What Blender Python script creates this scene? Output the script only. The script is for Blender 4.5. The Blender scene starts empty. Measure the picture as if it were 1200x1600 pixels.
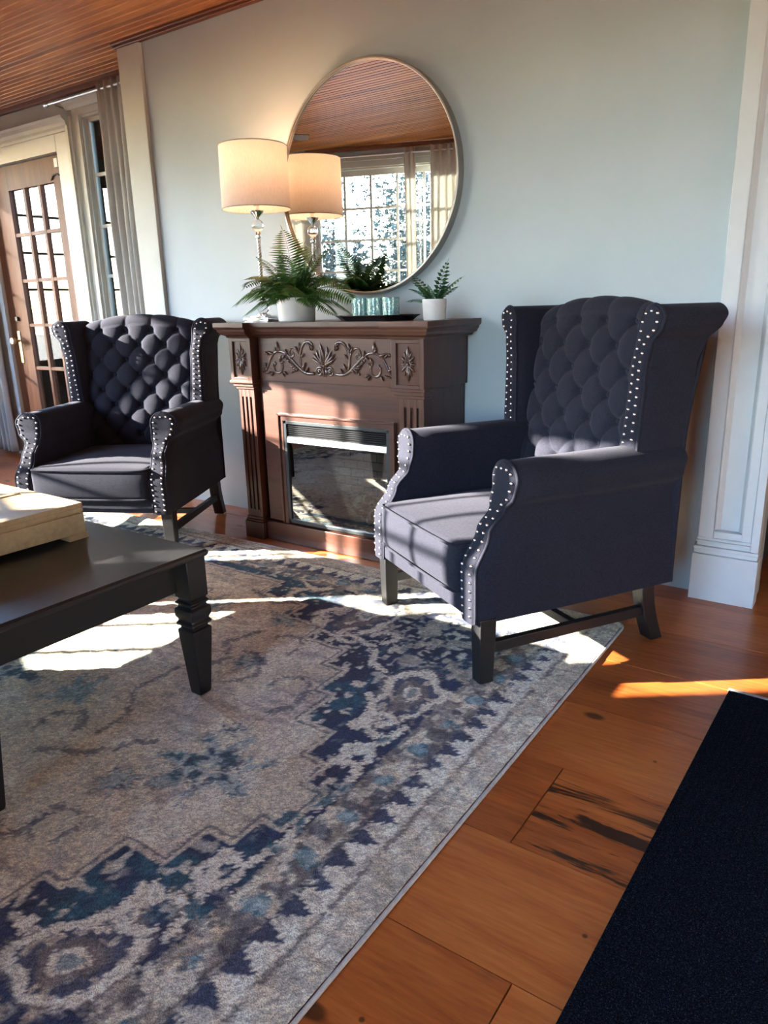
import bpy, math, random
import numpy as np
from mathutils import Vector, Matrix
random.seed(7)
PI = math.pi
sc = bpy.context.scene
COL = sc.collection

# ------------------------------------------------------------------ camera
W3 = ((0.82531818, 0.13570182, -0.54811944),
      (0.56415402, -0.23956681, 0.79015061),
      (-0.02408635, -0.96134945, -0.27427557))
cam_d = bpy.data.cameras.new('camera'); cam = bpy.data.objects.new('camera', cam_d); COL.objects.link(cam)
m = Matrix.Identity(4)
for r in range(3):
    m[r][0] = W3[r][0]; m[r][1] = -W3[r][1]; m[r][2] = -W3[r][2]
m[2][3] = 1.05
cam.matrix_world = m
cam_d.sensor_fit = 'HORIZONTAL'; cam_d.sensor_width = 36.0; cam_d.lens = 36.0 * 1135 / 1200
cam_d.clip_start = 0.02; cam_d.clip_end = 200
sc.camera = cam

# ------------------------------------------------------------------ light
SUN_AZ = math.radians(36.0)        # direction the light travels, seen from above
SUN_EL = math.radians(20.3)
w = bpy.data.worlds.new('world'); sc.world = w; w.use_nodes = True
nt = w.node_tree; nt.nodes.clear()
o_ = nt.nodes.new('ShaderNodeOutputWorld'); bg = nt.nodes.new('ShaderNodeBackground')
sky = nt.nodes.new('ShaderNodeTexSky')
sky.sky_type = 'NISHITA'; sky.sun_disc = False
sky.sun_elevation = SUN_EL; sky.sun_rotation = math.radians(90) - (SUN_AZ + PI)
sky.air_density = 1.0; sky.dust_density = 0.6; sky.ozone_density = 1.2
bg.inputs[1].default_value = 1.2
tintn = nt.nodes.new('ShaderNodeMixRGB'); tintn.blend_type = 'MULTIPLY'; tintn.inputs[0].default_value = 1.0
tintn.inputs[2].default_value = (0.86, 0.98, 1.17, 1)
nt.links.new(sky.outputs[0], tintn.inputs[1]); nt.links.new(tintn.outputs[0], bg.inputs[0]); nt.links.new(bg.outputs[0], o_.inputs[0])

sd = bpy.data.lights.new('sun', 'SUN'); sd.energy = 34.0; sd.angle = math.radians(0.55); sd.color = (1.0, 0.93, 0.83)
so = bpy.data.objects.new('sun', sd); COL.objects.link(so)
sv = Vector((math.cos(SUN_AZ) * math.cos(SUN_EL), math.sin(SUN_AZ) * math.cos(SUN_EL), -math.sin(SUN_EL)))
so.rotation_euler = sv.to_track_quat('-Z', 'Y').to_euler(); so.location = (-8, -5, 4)

sc.view_settings.view_transform = 'Standard'; sc.view_settings.look = 'None'
sc.view_settings.gamma = 1.0; sc.view_settings.use_curve_mapping = False
sc.view_settings.exposure = 1.95
try:
    sc.cycles.max_bounces = 10; sc.cycles.diffuse_bounces = 6; sc.cycles.transparent_max_bounces = 24
    sc.cycles.glossy_bounces = 5; sc.cycles.sample_clamp_indirect = 6.0
    sc.cycles.caustics_reflective = False; sc.cycles.caustics_refractive = False
    sc.cycles.use_denoising = True
except Exception: pass

def portal(loc, rotz, wd, hg):
    """a sky portal filling one window opening (guides sampling, gives no light of its own)"""
    l = bpy.data.lights.new('sky_portal', 'AREA'); l.shape = 'RECTANGLE'; l.size = wd; l.size_y = hg
    l.cycles.is_portal = True
    o = bpy.data.objects.new('sky_portal', l); COL.objects.link(o); o.location = loc
    n = Vector((math.cos(rotz), math.sin(rotz), 0))
    o.rotation_euler = n.to_track_quat('-Z', 'Y').to_euler()

# ------------------------------------------------------------------ materials
def lin(c):
    return tuple((x / 12.92 if x <= 0.04045 else ((x + 0.055) / 1.055) ** 2.4) for x in c)
def rgb(r, g, b): return lin((r / 255, g / 255, b / 255)) + (1,)
class NT:
    def __init__(s, name):
        s.m = bpy.data.materials.new(name); s.m.use_nodes = True
        s.t = s.m.node_tree; s.b = s.t.nodes['Principled BSDF']; s.o = s.t.nodes['Material Output']
    def n(s, ty, **kw):
        x = s.t.nodes.new('ShaderNode' + ty)
        for k, v in kw.items(): setattr(x, k, v)
        return x
    def l(s, a, b): s.t.links.new(a, b)
    def coord(s, scale=(1, 1, 1), out='Object'):
        tc = s.n('TexCoord'); mp = s.n('Mapping'); mp.inputs['Scale'].default_value = scale
        s.l(tc.outputs[out], mp.inputs['Vector']); return mp.outputs['Vector']
    def noise(s, vec, scale, detail=3, rough=0.5, dist=0.0):
        x = s.n('TexNoise'); x.inputs['Scale'].default_value = scale; x.inputs['Detail'].default_value = detail
        x.inputs['Roughness'].default_value = rough; x.inputs['Distortion'].default_value = dist
        if vec is not None: s.l(vec, x.inputs['Vector'])
        return x.outputs['Fac']
    def ramp(s, fac, stops):
        x = s.n('ValToRGB'); e = x.color_ramp.elements
        while len(e) < len(stops): e.new(0.5)
        for k, (p, c) in enumerate(stops): e[k].position = p; e[k].color = c if len(c) == 4 else tuple(c) + (1,)
        s.l(fac, x.inputs['Fac']); return x.outputs['Color']
    def bump(s, h, strength=0.3, dist=0.002):
        x = s.n('Bump'); x.inputs['Strength'].default_value = strength; x.inputs['Distance'].default_value = dist
        s.l(h, x.inputs['Height']); s.l(x.outputs['Normal'], s.b.inputs['Normal']); return x
    def mix(s, fac, a, b, blend='MIX'):
        x = s.n('MixRGB', blend_type=blend)
        for i, v in ((0, fac), (1, a), (2, b)):
            if hasattr(v, 'links'): s.l(v, x.inputs[i])
            else: x.inputs[i].default_value = v
        return x.outputs['Color']
    def math(s, op, a, b=None, clamp=False):
        x = s.n('Math', operation=op, use_clamp=clamp)
        for i, v in ((0, a), (1, b)):
            if v is None: continue
            if hasattr(v, 'links'): s.l(v, x.inputs[i])
            else: x.inputs[i].default_value = v
        return x.outputs[0]
    def set(s, **kw):
        for k, v in kw.items():
            k = k.replace('_', ' ')
            s.b.inputs[k].default_value = v
        return s

def plain(name, col, rough=0.5, metal=0.0, var=0.06, scale=12, bump=0.0, spec=0.5, coat=0.0):
    t = NT(name); v = t.coord()
    f = t.noise(v, scale, 4, 0.6)
    a = tuple(c * (1 - var) for c in col[:3]) + (1,); b = tuple(min(1, c * (1 + var)) for c in col[:3]) + (1,)
    t.l(t.ramp(f, [(0.3, a), (0.7, b)]), t.b.inputs['Base Color'])
    t.set(Roughness=rough, Metallic=metal); t.b.inputs['Specular IOR Level'].default_value = spec
    t.b.inputs['Coat Weight'].default_value = coat
    if bump: t.bump(t.noise(v, scale * 6, 3), bump, 0.002)
    return t.m

def wood(name, c1, c2, axis=0, rough=0.4, scale=9, stretch=0.07, coat=0.0, bump=0.12, dark=None):
    t = NT(name)
    s = [1, 1, 1]; s[axis] = stretch
    v = t.coord(tuple(s))
    f = t.noise(v, scale, 5, 0.62, 0.6); g = t.noise(v, scale * 9, 3, 0.6, 0.2)
    h = t.math('ADD', t.math('MULTIPLY', f, 0.65), t.math('MULTIPLY', g, 0.35))
    t.l(t.ramp(h, [(0.34, c1), (0.66, c2)]), t.b.inputs['Base Color'])
    t.set(Roughness=rough); t.b.inputs['Coat Weight'].default_value = coat; t.b.inputs['Coat Roughness'].default_value = 0.2
    t.bump(g, bump, 0.001)
    return t.m

def m_floor():
    t = NT('floor_boards_pine')
    at = t.n('Attribute', attribute_name='plank')         # r: tint, g: grain offset
    sep = t.n('SeparateColor'); t.l(at.outputs['Color'], sep.inputs[0])
    tc = t.n('TexCoord'); off = t.n('CombineXYZ')
    t.l(t.math('MULTIPLY', sep.outputs[1], 37.0), off.inputs[0]); t.l(t.math('MULTIPLY', sep.outputs[1], 11.0), off.inputs[1])
    ad = t.n('VectorMath', operation='ADD'); t.l(tc.outputs['Object'], ad.inputs[0]); t.l(off.outputs[0], ad.inputs[1])
    mp = t.n('Mapping'); mp.inputs['Scale'].default_value = (0.10, 1, 1); t.l(ad.outputs[0], mp.inputs[0])
    f = t.noise(mp.outputs[0], 9, 5, 0.6, 1.2); g = t.noise(mp.outputs[0], 110, 3, 0.6, 0.1)
    h = t.math('ADD', t.math('MULTIPLY', f, 0.6), t.math('MULTIPLY', g, 0.4))
    h = t.math('ADD', h, t.math('MULTIPLY', t.math('SUBTRACT', sep.outputs[0], 0.5), 0.22))
    base = t.ramp(h, [(0.28, (0.20, 0.042, 0.009)), (0.5, (0.42, 0.110, 0.022)), (0.74, (0.60, 0.20, 0.045))])
    # knots
    mk = t.n('Mapping'); mk.inputs['Scale'].default_value = (0.55, 1, 1); t.l(ad.outputs[0], mk.inputs[0])
    vo = t.n('TexVoronoi'); vo.inputs['Scale'].default_value = 6.0; t.l(mk.outputs[0], vo.inputs['Vector'])
    kn = t.ramp(vo.outputs['Distance'], [(0.075, (1, 1, 1)), (0.12, (0, 0, 0))])
    base = t.mix(t.math('MULTIPLY', kn, 0.85), base, (0.03, 0.008, 0.003, 1))
    ms = t.n('Mapping'); ms.inputs['Scale'].default_value = (1.0, 8, 1); t.l(ad.outputs[0], ms.inputs[0])
    # black heartwood streaks: only on the plank flagged in b
    sn = t.noise(ms.outputs[0], 1.6, 5, 0.65, 0.8)
    st = t.math('MULTIPLY', t.ramp(sn, [(0.515, (0, 0, 0)), (0.555, (1, 1, 1))]), sep.outputs[2])
    base = t.mix(t.math('MULTIPLY', st, 0.93), base, (0.012, 0.006, 0.004, 1))
    v2 = t.n('TexVoronoi'); v2.inputs['Scale'].default_value = 8.5; t.l(ad.outputs[0], v2.inputs['Vector'])
    base = t.mix(t.math('MULTIPLY', t.ramp(v2.outputs['Distance'], [(0.030, (1, 1, 1)), (0.050, (0, 0, 0))]), 0.8), base, (0.04, 0.012, 0.004, 1))
    t.l(base, t.b.inputs['Base Color'])
    wn = t.noise(t.coord((1, 1, 1)), 4, 3)
    t.l(t.math('ADD', t.math('MULTIPLY', wn, 0.22), 0.24), t.b.inputs['Roughness'])
    t.b.inputs['Coat Weight'].default_value = 0.25; t.b.inputs['Coat Roughness'].default_value = 0.22
    t.bump(g, 0.10, 0.001)
    return t.m

def m_ceiling():
    t = NT('varnished_beadboard')
    at = t.n('Attribute', attribute_name='plank'); sep = t.n('SeparateColor'); t.l(at.outputs['Color'], sep.inputs[0])
    tc = t.n('TexCoord'); off = t.n('CombineXYZ'); t.l(t.math('MULTIPLY', sep.outputs[1], 41.0), off.inputs[0])
    ad = t.n('VectorMath', operation='ADD'); t.l(tc.outputs['Object'], ad.inputs[0]); t.l(off.outputs[0], ad.inputs[1])
    mp = t.n('Mapping'); mp.inputs['Scale'].default_value = (0.12, 1, 1); t.l(ad.outputs[0], mp.inputs[0])
    f = t.noise(mp.outputs[0], 14, 5, 0.6, 0.4)
    h = t.math('ADD', f, t.math('MULTIPLY', t.math('SUBTRACT', sep.outputs[0], 0.5), 0.25))
    t.l(t.ramp(h, [(0.3, (0.24, 0.078, 0.020)), (0.55, (0.45, 0.17, 0.045)), (0.75, (0.62, 0.27, 0.080))]), t.b.inputs['Base Color'])
    t.set(Roughness=0.38); t.bump(f, 0.08, 0.001)
    return t.m

def m_fabric(name, c, sheen=0.35, weave=900):
    t = NT(name); v = t.coord()
    w1 = t.noise(t.coord((1, 1, 0.12)), weave, 1); w2 = t.noise(t.coord((0.12, 0.12, 1)), weave, 1)
    wv = t.math('ADD', w1, w2)
    big = t.noise(v, 9, 3)
    a = tuple(x * 0.62 for x in c) + (1,); b = tuple(x * 1.45 for x in c) + (1,)
    col = t.ramp(t.math('MULTIPLY', wv, 0.5), [(0.38, a), (0.62, b)])
    col = t.mix(0.25, col, t.ramp(big, [(0.3, tuple(x * 0.8 for x in c) + (1,)), (0.7, tuple(x * 1.2 for x in c) + (1,))]))
    t.l(col, t.b.inputs['Base Color']); t.set(Roughness=0.92)
    t.b.inputs['Specular IOR Level'].default_value = 0.15
    t.b.inputs['Sheen Weight'].default_value = sheen; t.b.inputs['Sheen Roughness'].default_value = 0.45
    t.b.inputs['Sheen Tint'].default_value = (0.75, 0.72, 0.85, 1)
    t.bump(wv, 0.25, 0.0012)
    return t.m

def m_rug():
    t = NT('woven_wool_rug')
    at = t.n('Attribute', attribute_name='pattern')
    v = t.coord()
    g = t.noise(v, 340, 2, 0.7); g2 = t.noise(v, 130, 3, 0.75)
    col = t.mix(0.75, at.outputs['Color'], t.ramp(g, [(0.30, (0.42, 0.42, 0.42)), (0.70, (1.6, 1.6, 1.6))]), 'MULTIPLY')
    col = t.mix(0.5, col, t.ramp(g2, [(0.3, (0.6, 0.6, 0.6)), (0.7, (1.42, 1.42, 1.42))]), 'MULTIPLY')
    t.l(col, t.b.inputs['Base Color']); t.set(Roughness=1.0); t.b.inputs['Specular IOR Level'].default_value = 0.05
    t.b.inputs['Sheen Weight'].default_value = 0.15
    t.bump(t.math('ADD', g, g2), 0.9, 0.004)
    return t.m

def m_mat():
    t = NT('ribbed_black_mat'); v = t.coord()
    g = t.noise(v, 420, 2, 0.7)
    t.l(t.ramp(g, [(0.42, (0.002, 0.003, 0.006)), (0.60, (0.012, 0.016, 0.025)), (0.74, (0.07, 0.08, 0.10))]), t.b.inputs['Base Color'])
    t.set(Roughness=1.0); t.b.inputs['Specular IOR Level'].default_value = 0.05
    t.bump(g, 1.0, 0.004); return t.m

def m_glass(name, tint=(1, 1, 1), refl=0.07, rough=0.0):
    t = NT(name); t.t.nodes.remove(t.b)
    tr = t.n('BsdfTransparent'); gl = t.n('BsdfGlossy'); mx = t.n('MixShader'); lw = t.n('LayerWeight')
    tr.inputs[0].default_value = tuple(tint) + (1,); gl.inputs['Roughness'].default_value = rough
    lw.inputs['Blend'].default_value = 0.35
    f = t.math('ADD', t.math('MULTIPLY', lw.outputs['Fresnel'], 1.0), refl, True)
    t.l(f, mx.inputs[0]); t.l(tr.outputs[0], mx.inputs[1]); t.l(gl.outputs[0], mx.inputs[2]); t.l(mx.outputs[0], t.o.inputs[0])
    return t.m

def m_sheer(name, col, trans=0.45):
    t = NT(name); t.t.nodes.remove(t.b)
    d = t.n('BsdfDiffuse'); tl = t.n('BsdfTranslucent'); mx = t.n('MixShader')
    v = t.coord((1, 1, 0.2)); f = t.noise(v, 260, 2)
    c = t.ramp(f, [(0.3, tuple(x * 0.9 for x in col) + (1,)), (0.7, tuple(col) + (1,))])
    t.l(c, d.inputs[0]); t.l(c, tl.inputs[0]); mx.inputs[0].default_value = trans
    t.l(d.outputs[0], mx.inputs[1]); t.l(tl.outputs[0], mx.inputs[2]); t.l(mx.outputs[0], t.o.inputs[0])
    return t.m

def m_leaf(name, c1, c2):
    t = NT(name); v = t.coord(); f = t.noise(v, 30, 3)
    t.l(t.ramp(f, [(0.3, c1), (0.7, c2)]), t.b.inputs['Base Color']); t.set(Roughness=0.45)
    return t.m

def m_wall():
    t = NT('painted_plaster'); v = t.coord()
    f = t.noise(v, 2.2, 4, 0.6); g = t.noise(v, 55, 3)
    t.l(t.ramp(f, [(0.3, (0.415, 0.465, 0.480)), (0.7, (0.45, 0.50, 0.515))]), t.b.inputs['Base Color'])
    t.set(Roughness=0.55); t.bump(g, 0.06, 0.002); return t.m

def m_brick():
    t = NT('firebox_brick'); tc = t.n('TexCoord'); sp = t.n('SeparateXYZ'); cb = t.n('CombineXYZ')
    t.l(tc.outputs['Object'], sp.inputs[0]); t.l(t.math('ADD', sp.outputs[0], sp.outputs[1]), cb.inputs[0]); t.l(sp.outputs[2], cb.inputs[1])
    b = t.n('TexBrick'); b.inputs['Scale'].default_value = 1.0; b.inputs['Brick Width'].default_value = 0.075
    b.inputs['Row Height'].default_value = 0.04; b.inputs['Mortar Size'].default_value = 0.0025
    b.inputs['Color1'].default_value = (0.36, 0.20, 0.16, 1); b.inputs['Color2'].default_value = (0.44, 0.26, 0.21, 1)
    b.inputs['Mortar'].default_value = (0.015, 0.013, 0.012, 1); t.l(cb.outputs[0], b.inputs['Vector'])
    t.l(b.outputs['Color'], t.b.inputs['Base Color']); t.set(Roughness=0.9); return t.m

def m_votive():
    t = NT('teal_mosaic_glass'); v = t.coord()
    vo = t.n('TexVoronoi', feature='DISTANCE_TO_EDGE'); vo.inputs['Scale'].default_value = 95; t.l(v, vo.inputs['Vector'])
    c = t.ramp(vo.outputs['Distance'], [(0.04, (0.55, 0.62, 0.60)), (0.10, (0.10, 0.30, 0.31)), (0.4, (0.30, 0.58, 0.57))])
    t.l(c, t.b.inputs['Base Color']); t.set(Roughness=0.12, Metallic=0.25); t.bump(vo.outputs['Distance'], 0.5, 0.002)
    return t.m

def m_ash():
    t = NT('charred_log'); v = t.coord(); f = t.noise(v, 26, 4, 0.7)
    t.l(t.ramp(f, [(0.45, (0.05, 0.03, 0.02)), (0.55, (0.62, 0.55, 0.45))]), t.b.inputs['Base Color']); t.set(Roughness=0.95)
    t.bump(f, 1.0, 0.01); return t.m

M = dict(
    wall=m_wall(), floor=m_floor(), ceiling=m_ceiling(),
    trim=plain('cream_painted_trim', (0.50, 0.495, 0.44), 0.6, var=0.04, scale=7, bump=0.05),
    whitetrim=plain('white_painted_trim', (0.56, 0.57, 0.57), 0.6, var=0.05, scale=6, bump=0.05),
    crown=wood('stained_crown', (0.10, 0.03, 0.012, 1), (0.24, 0.085, 0.035, 1), 0, 0.4),
    fabric=m_fabric('charcoal_linen', (0.0165, 0.0165, 0.025), 0.07),
    black=wood('black_stained_wood', (0.003, 0.003, 0.004, 1), (0.009, 0.008, 0.009, 1), 0, 0.42, coat=0.0),
    tabletop=wood('black_worn_top', (0.006, 0.006, 0.007, 1), (0.026, 0.024, 0.024, 1), 1, 0.34, 5, 0.15, coat=0.15),
    nail=plain('nailhead_silver', (0.75, 0.75, 0.76), 0.22, 1.0, 0.02),
    mahog=wood('fireplace_oak_stain', (0.032, 0.010, 0.006, 1), (0.098, 0.033, 0.018, 1), 0, 0.36, 11, 0.06, coat=0.06, bump=0.25),
    mahog_v=wood('fireplace_upright_stain', (0.032, 0.010, 0.006, 1), (0.094, 0.031, 0.017, 1), 2, 0.36, 11, 0.06, coat=0.06, bump=0.25),
    carve=plain('carved_dark_wood', (0.070, 0.030, 0.020), 0.22, var=0.25, scale=60, coat=0.5),
    insert=plain('insert_steel', (0.05, 0.055, 0.06), 0.4, 0.6, 0.05),
    silver=plain('brushed_steel', (0.62, 0.63, 0.64), 0.3, 0.9, 0.04),
    darkmetal=plain('dark_enamel', (0.012, 0.012, 0.013), 0.5, 0.2),
    brick=m_brick(), ash=m_ash(),
    fireglass=m_glass('firebox_glass', (0.85, 0.90, 0.88), 0.22, 0.02),
    pane=m_glass('window_glass', (0.97, 0.985, 0.98), 0.0),
    mirror=plain('mirror_silvering', (0.90, 0.92, 0.91), 0.003, 1.0, 0.0),
    frame=plain('mirror_frame_pewter', (0.36, 0.34, 0.31), 0.34, 0.85, 0.08),
    rug=m_rug(), binding=plain('rug_binding', (0.52, 0.50, 0.46), 0.9, var=0.15, scale=90, bump=0.3),
    mat=m_mat(), matedge=plain('mat_edge', (0.30, 0.28, 0.25), 0.8),
    chrome=plain('chrome', (0.82, 0.82, 0.83), 0.08, 1.0, 0.02),
    shade=m_sheer('lamp_shade_linen', (0.80, 0.77, 0.74), 0.45),
    curtain=m_sheer('curtain_cotton', (0.76, 0.74, 0.68), 0.25),
    curtain2=m_sheer('curtain_linen', (0.52, 0.50, 0.47), 0.18),
    pot=plain('white_ceramic', (0.62, 0.61, 0.60), 0.35, var=0.05, scale=25),
    soil=plain('soil', (0.03, 0.02, 0.013), 0.95, var=0.4, scale=80, bump=0.6),
    leaf=m_leaf('fern_green', (0.020, 0.075, 0.014, 1), (0.09, 0.22, 0.035, 1)),
    leaf2=m_leaf('small_fern_green', (0.016, 0.060, 0.022, 1), (0.06, 0.17, 0.055, 1)),
    hedge=m_leaf('shrub_leaves', (0.030, 0.042, 0.048, 1), (0.10, 0.13, 0.11, 1)),
    bark=plain('bark', (0.035, 0.028, 0.026), 0.9, var=0.3, scale=14, bump=0.6),
    votive=m_votive(), tray=plain('dark_lacquer', (0.012, 0.010, 0.012), 0.22, 0.2),
    boxwood=wood('light_ash_wood', (0.36, 0.25, 0.135, 1), (0.56, 0.42, 0.24, 1), 0, 0.45, 8, 0.08),
    doorwood=wood('door_pine_stain', (0.060, 0.016, 0.006, 1), (0.150, 0.045, 0.014, 1), 2, 0.6, 10, 0.06),
    brass=plain('aged_brass', (0.55, 0.46, 0.30), 0.3, 1.0, 0.1),
    porch=wood('porch_cedar', (0.050, 0.019, 0.006, 1), (0.105, 0.046, 0.016, 1), 2, 0.6, 8, 0.08),
    snow=plain('pale_ground', (0.040, 0.042, 0.040), 0.9, var=0.2, scale=1.5),
    bluecar=plain('blue_paint', (0.015, 0.045, 0.10), 0.3, var=0.05),
    tyre=plain('tyre', (0.01, 0.01, 0.01), 0.8),
    fan=plain('fan_bronze', (0.03, 0.02, 0.016), 0.4),
    dark=plain('hall_unlit_dark', (0.05, 0.045, 0.04), 0.8),  # darkness of the unlit hall put into the wall colour
)
def m_crystal():
    t = NT('crystal'); t.t.nodes.remove(t.b); g = t.n('BsdfGlass'); g.inputs['IOR'].default_value = 1.5
    g.inputs['Color'].default_value = (0.95, 0.97, 0.97, 1); g.inputs['Roughness'].default_value = 0.01
    t.l(g.outputs[0], t.o.inputs[0]); return t.m
M['crystal'] = m_crystal()

M['doorwood'].node_tree.nodes['Principled BSDF'].inputs['Specular IOR Level'].default_value = 0.2
# ------------------------------------------------------------------ mesh helpers
class MB:
    def __init__(s): s.v = []; s.f = []
    def add(s, vs, fs):
        o = len(s.v); s.v += [tuple(p) for p in vs]; s.f += [tuple(i + o for i in f) for f in fs]; return s
    def box(s, x0, x1, y0, y1, z0, z1, T=None):
        vs = [(x0, y0, z0), (x1, y0, z0), (x1, y1, z0), (x0, y1, z0), (x0, y0, z1), (x1, y0, z1), (x1, y1, z1), (x0, y1, z1)]
        if T is not None: vs = [tuple(T @ Vector(p)) for p in vs]
        return s.add(vs, [(0, 3, 2, 1), (4, 5, 6, 7), (0, 1, 5, 4), (1, 2, 6, 5), (2, 3, 7, 6), (3, 0, 4, 7)])
    def lathe(s, prof, n=32, c=(0, 0, 0), cap=True, rot=0.0, tw=0.0):
        """prof: (r, z) from bottom to top round the vertical through c"""
        vs = []; fs = []
        for k, (r, z) in enumerate(prof):
            for i in range(n):
                a = 2 * PI * i / n + rot + tw * k
                vs.append((c[0] + r * math.cos(a), c[1] + r * math.sin(a), c[2] + z))
        for k in range(len(prof) - 1):
            for i in range(n):
                j = (i + 1) % n; fs.append((k * n + i, k * n + j, (k + 1) * n + j, (k + 1) * n + i))
        if cap:
            if prof[0][0] > 1e-6: fs.append(tuple(range(n - 1, -1, -1)))
            if prof[-1][0] > 1e-6: fs.append(tuple((len(prof) - 1) * n + i for i in range(n)))
        return s.add(vs, fs)
    def sqlathe(s, prof, c=(0, 0, 0)):
        """square section turned profile: (half width, z)"""
        return s.lathe([(r * math.sqrt(2), z) for r, z in prof], 4, c, True, PI / 4)
    def tube(s, pts, r, n=8, close=False, flat=None):
        pts = [Vector(p) for p in pts]; N = len(pts)
        rs = r if hasattr(r, '__len__') else [r] * N
        up = Vector((0, 0, 1)); vs = []; fs = []; prev = None
        for k in range(N):
            if close: d = pts[(k + 1) % N] - pts[k - 1]
            else: d = pts[min(k + 1, N - 1)] - pts[max(k - 1, 0)]
            if d.length < 1e-9: d = Vector((0, 0, 1))
            d.normalize()
            if prev is None:
                a = d.cross(up) if abs(d.dot(up)) < 0.95 else d.cross(Vector((1, 0, 0)))
            else: a = prev - d * prev.dot(d)
            if a.length < 1e-6: a = d.orthogonal()
            a.normalize(); prev = a; b = d.cross(a)
            for i in range(n):
                t = 2 * PI * i / n; p = a * math.cos(t) * rs[k] + b * math.sin(t) * rs[k]
                if flat is not None: p = p - flat * p.dot(flat) * 0.45
                vs.append(pts[k] + p)
        last = N if close else N - 1
        for k in range(last):
            for i in range(n):
                j = (i + 1) % n; k2 = (k + 1) % N; fs.append((k * n + i, k * n + j, k2 * n + j, k2 * n + i))
        if not close: fs.append(tuple(range(n - 1, -1, -1))); fs.append(tuple((N - 1) * n + i for i in range(n)))
        return s.add(vs, fs)
    def ball(s, c, r, n=12, sc3=(1, 1, 1), T=None):
        prof = []; vs = []; fs = []; R = n
        for k in range(R + 1):
            ph = -PI / 2 + PI * k / R
            for i in range(2 * n):
                t = PI * i / n
                vs.append(Vector((math.cos(ph) * math.cos(t) * r * sc3[0], math.cos(ph) * math.sin(t) * r * sc3[1], math.sin(ph) * r * sc3[2])))
        for k in range(R):
            for i in range(2 * n):
                j = (i + 1) % (2 * n); fs.append((k * 2 * n + i, k * 2 * n + j, (k + 1) * 2 * n + j, (k + 1) * 2 * n + i))
        if T is not None: vs = [T @ v for v in vs]
        vs = [v + Vector(c) for v in vs]
        return s.add(vs, fs)
    def prism(s, poly, y0, y1):
        """poly in (x, z), extruded along y"""
        n = len(poly); vs = [(x, y0, z) for x, z in poly] + [(x, y1, z) for x, z in poly]
        fs = [tuple(range(n)), tuple(range(2 * n - 1, n - 1, -1))]
        for i in range(n): j = (i + 1) % n; fs.append((i, i + n, j + n, j))
        return s.add(vs, fs)
    def mesh(s, name, mat, smooth=False, bevel=0.0, merge=True, attr=None):
        me = bpy.data.meshes.new(name); me.from_pydata([tuple(v) for v in s.v], [], s.f)
        me.materials.append(mat)
        import bmesh
        bm = bmesh.new(); bm.from_mesh(me)
        if merge: bmesh.ops.remove_doubles(bm, verts=bm.verts, dist=1e-6)
        bmesh.ops.recalc_face_normals(bm, faces=bm.faces); bm.to_mesh(me); bm.free()
        if smooth:
            me.polygons.foreach_set('use_smooth', [True] * len(me.polygons))
            if smooth is not True: me.set_sharp_from_angle(angle=math.radians(smooth))
        me.update(); return me
    def build(s, name, mat, parent=None, smooth=False, bevel=0.0, loc=None, rotz=None, merge=True):
        me = s.mesh(name, mat, smooth, merge=merge)
        o = bpy.data.objects.new(name, me); COL.objects.link(o)
        if parent is not None: o.parent = parent
        if loc is not None: o.location = loc
        if rotz is not None: o.rotation_euler = (0, 0, rotz)
        if bevel:
            b = o.modifiers.new('bevel', 'BEVEL'); b.width = bevel; b.segments = 2; b.limit_method = 'ANGLE'
            b.angle_limit = math.radians(40)
            me.polygons.foreach_set('use_smooth', [True] * len(me.polygons)); me.set_sharp_from_angle(angle=math.radians(35)) if not smooth else None
        return o

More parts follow.
